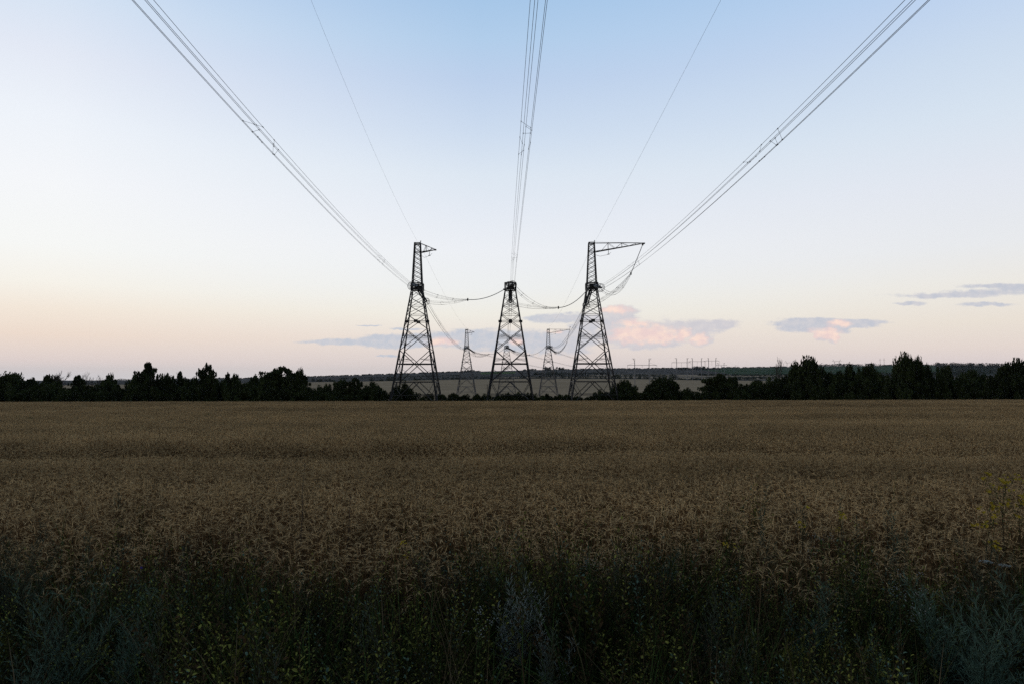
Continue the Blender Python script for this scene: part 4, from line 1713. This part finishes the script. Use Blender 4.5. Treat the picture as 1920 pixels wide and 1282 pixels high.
#SKYCOL
ZEN = [(-999, .62, (140, 165, 197)), (-999, .8, (117, 138, 168)), (-999, 1.0, (108, 127, 155))]
left = ramp([(0, 0, (193, 212, 239)), (100, 0, (212, 226, 243)), (200, 0, (227, 233, 245)), (300, 0, (238, 243, 250)), (400, 0, (245, 247, 250)), (500, 0, (247, 248, 246)), (560, 0, (247, 243, 234)),
             (600, 0, (244, 232, 218)), (640, 0, (239, 221, 207)), (680, 0, (227, 213, 209)), (704, 0, (215, 211, 213))] + ZEN)
mid = ramp([(0, 0, (166, 198, 231)), (75, 0, (177, 205, 234)), (150, 0, (188, 208, 235)), (250, 0, (205, 220, 239)), (330, 0, (221, 231, 242)), (400, 0, (229, 235, 244)), (470, 0, (237, 240, 245)),
            (540, 0, (238, 240, 240)), (590, 0, (240, 237, 228)), (630, 0, (236, 226, 218)), (670, 0, (227, 216, 212)), (700, 0, (222, 212, 210))] + ZEN)
right = ramp([(0, 0, (175, 203, 236)), (100, 0, (189, 210, 238)), (200, 0, (203, 219, 238)), (300, 0, (215, 227, 240)), (400, 0, (226, 231, 240)), (500, 0, (232, 234, 237)), (560, 0, (236, 233, 227)),
              (620, 0, (234, 225, 214)), (660, 0, (230, 217, 210)), (690, 0, (222, 210, 211))] + ZEN)
fl_ = math_('DIVIDE', math_('SUBTRACT', -.05, U), .62, clamp=True)
fr_ = math_('DIVIDE', math_('ADD', U, .05), .75, clamp=True)
sky = mixc(fr_, mixc(fl_, mid, left), right)

# clouds: banks given by their bearing and height over the horizon, edges frayed by noise
cmb = N.new('ShaderNodeCombineXYZ')
A_ = math_('MULTIPLY_ADD', U, 1280, 960)
B_ = math_('MULTIPLY_ADD', math_('DIVIDE', Z, ysafe), -1280, 705)
L.new(A_, cmb.inputs[0])
L.new(B_, cmb.inputs[1])
PV = cmb.outputs[0]


def noise(scale, detail, rough=.55):
    n = N.new('ShaderNodeTexNoise')
    n.inputs['Scale'].default_value = 1
    n.inputs['Detail'].default_value = detail
    n.inputs['Roughness'].default_value = rough
    L.new(vmath('MULTIPLY', PV, scale), n.inputs['Vector'])
    return n


n1 = noise((1 / 34, 1 / 15, 1), 6, .62)
n2 = noise((1 / 110, 1 / 22, 1), 5, .6)
n3 = noise((1 / 17, 1 / 13, 1), 5, .6)
wv = vmath('MULTIPLY_ADD', n1.outputs['Color'], (34, 13, 0), None)
wn = N.new('ShaderNodeVectorMath')
wn.operation = 'MULTIPLY_ADD'
L.new(n1.outputs['Color'], wn.inputs[0])
wn.inputs[1].default_value = (34, 13, 0)
wn.inputs[2].default_value = (-17, -6.5, 0)
PW = vmath('ADD', PV, wn.outputs[0])


def banks(lst, src):
    out = None
    for (x, y, a, b) in lst:
        v = N.new('ShaderNodeVectorMath')
        v.operation = 'MULTIPLY_ADD'
        L.new(src, v.inputs[0])
        v.inputs[1].default_value = (1 / a, 1 / b, 0)
        v.inputs[2].default_value = (-x / a, -y / b, 0)
        ln = vmath('LENGTH', v.outputs[0])
        if out is None:
            out = ln
        else:
            m_ = N.new('ShaderNodeMath')
            m_.operation = 'SMOOTH_MIN'
            m_.inputs[2].default_value = .18
            L.new(out, m_.inputs[0])
            L.new(ln, m_.inputs[1])
            out = m_.outputs[0]
    return out


G1 = [(640, 641, 80, 7), (740, 640, 110, 13), (830, 637, 80, 17), (900, 637, 80, 22), (1000, 640, 80, 24), (1070, 640, 60, 26), (1050, 596, 70, 10), (725, 668, 20, 3), (690, 611, 24, 2), (762, 617, 32, 2.6), (1100, 605, 40, 18)]
G2 = [(1200, 626, 95, 29), (1160, 604, 42, 22), (1163, 582, 36, 11), (1280, 616, 75, 20), (1345, 610, 50, 10), (1250, 632, 46, 20), (1318, 636, 26, 16)]
G4 = [(1520, 607, 84, 12), (1565, 609, 90, 9), (1500, 612, 46, 12), (1610, 604, 62, 7), (1542, 626, 20, 12), (1563, 629, 14, 16), (1555, 618, 45, 12)]
G3 = [(1775, 554, 105, 5.5), (1855, 549, 80, 5.5), (1885, 536, 70, 5), (1912, 543, 50, 5), (1710, 569, 28, 4), (1850, 571, 54, 4)]
PK = [(1160, 581, 30, 9), (1180, 628, 42, 17), (1215, 626, 60, 19), (1245, 633, 24, 12), (1280, 628, 18, 15), (1312, 636, 20, 12), (828, 641, 30, 8), (968, 641, 14, 8), (1040, 621, 14, 4), (1540, 625, 26, 11), (1565, 629, 18, 15), (1575, 606, 24, 7), (1190, 605, 30, 8)]
front = ss(Y_, .15, .4)
nsh = math_('MULTIPLY_ADD', n2.outputs['Fac'], 1.3, -.65)
d12 = math_('MINIMUM', banks(G1, PW), banks(G2, PW))
d3 = banks(G3, PW)
d4 = banks(G4, PW)
fine = math_('ADD', nsh, math_('MULTIPLY_ADD', n3.outputs['Fac'], .7, -.35))
cov = math_('MULTIPLY', math_('MAXIMUM', ss(math_('ADD', d12, fine), 1.14, .66), math_('MAXIMUM', ss(math_('ADD', d4, math_('MULTIPLY', fine, .7)), 1.12, .72), ss(math_('ADD', d3, fine), 1.3, .55))), front)
warm = ss(A_, 950, 1200)
grey = mixc(warm, (*lin((195, 201, 213)), 1), (*lin((206, 204, 211)), 1))
grey = mixc(ss(A_, 1400, 1470), grey, (*lin((194, 198, 210)), 1))
tone = ss(n3.outputs['Fac'], .36, .66)
grey = mixc(math_('MULTIPLY', tone, .4), grey, (*lin((226, 219, 218)), 1))
pd = math_('ADD', banks(PK, PW), math_('MULTIPLY_ADD', n3.outputs['Fac'], 2.2, -1.1))
pink = ss(pd, 1.35, .35)
n4 = noise((1 / 20, 1 / 14, 1), 5, .5)
puff = mixc(ss(n4.outputs['Fac'], .35, .68), (*lin((238, 211, 208)), 1), (*lin((254, 226, 212)), 1))
ccol = mixc(math_('MULTIPLY', pink, .95), grey, puff)
sky = mixc(math_('MULTIPLY', cov, .94), sky, ccol)

# the half of the sky behind the viewer is dimmer
back = ss(Y_, -.35, .45)
dim = math_('MULTIPLY_ADD', back, .55, .45)
dcol = N.new('ShaderNodeVectorMath')
dcol.operation = 'SCALE'
L.new(sky, dcol.inputs[0])
L.new(dim, dcol.inputs['Scale'])
st_ = N.new('ShaderNodeTexSky')
st_.sky_type = 'NISHITA'
st_.sun_disc = False
st_.sun_elevation = SUN_EL
st_.sun_rotation = SUN_AZ
st_.altitude = 100
fin = mixc(1.0, dcol.outputs[0], vmath('SCALE', st_.outputs[0]), 'ADD')
vs_ = [n for n in N if n.type == 'VECT_MATH' and n.operation == 'SCALE'][-1]
vs_.inputs['Scale'].default_value = .004
bg = N.new('ShaderNodeBackground')
bg.inputs['Strength'].default_value = 1.0
out = N.new('ShaderNodeOutputWorld')
L.new(fin, bg.inputs[0])
L.new(bg.outputs[0], out.inputs[0])
world.cycles.sampling_method = 'MANUAL'
world.cycles.sample_map_resolution = 512

sd = bpy.data.lights.new('sun', 'SUN')
sd.energy = .10
sd.angle = R(8)
sd.color = (1, .78, .62)
so = bpy.data.objects.new('sun', sd)
COL.objects.link(so)
dv = Vector((math.sin(SUN_AZ) * math.cos(SUN_EL), math.cos(SUN_AZ) * math.cos(SUN_EL), math.sin(SUN_EL)))
so.rotation_euler = dv.to_track_quat('Z', 'Y').to_euler()

# ------------------------------------------------------------------ air
HAZE = 2e-5
if HAZE:
    mb = MB()
    x0, x1, y0, y1, z0, z1 = -13000, 13000, -500, 9200, -240, 110
    vs = [(x, y, z) for z in (z0, z1) for y in (y0, y1) for x in (x0, x1)]
    mb.add(vs, [(0, 2, 3, 1), (4, 5, 7, 6), (0, 1, 5, 4), (2, 6, 7, 3), (0, 4, 6, 2), (1, 3, 7, 5)])
    hm = bpy.data.materials.new('haze_air')
    hm.use_nodes = True
    hn = hm.node_tree
    hn.nodes.remove(hn.nodes['Principled BSDF'])
    pv = hn.nodes.new('ShaderNodeVolumePrincipled')
    pv.inputs['Color'].default_value = (.92, .95, 1, 1)
    pv.inputs['Density'].default_value = HAZE
    pv.inputs['Anisotropy'].default_value = .0
    hn.links.new(pv.outputs[0], hn.nodes['Material Output'].inputs['Volume'])
    o = mb.build('haze', hm)
    tag(o, 'thin evening haze over the fields', kind='stuff')

# ------------------------------------------------------------------ render settings
scene.view_settings.view_transform = 'Standard'
scene.view_settings.look = 'None'
scene.view_settings.exposure = 0
scene.view_settings.gamma = 1
cy = scene.cycles
cy.max_bounces = 5
cy.diffuse_bounces = 2
cy.glossy_bounces = 2
cy.volume_bounces = 0
cy.transparent_max_bounces = 8
cy.use_denoising = False
cy.denoiser = 'OPENIMAGEDENOISE'
cy.denoising_input_passes = 'RGB_ALBEDO_NORMAL'
cy.denoising_prefilter = 'ACCURATE'
cy.sample_clamp_indirect = 4
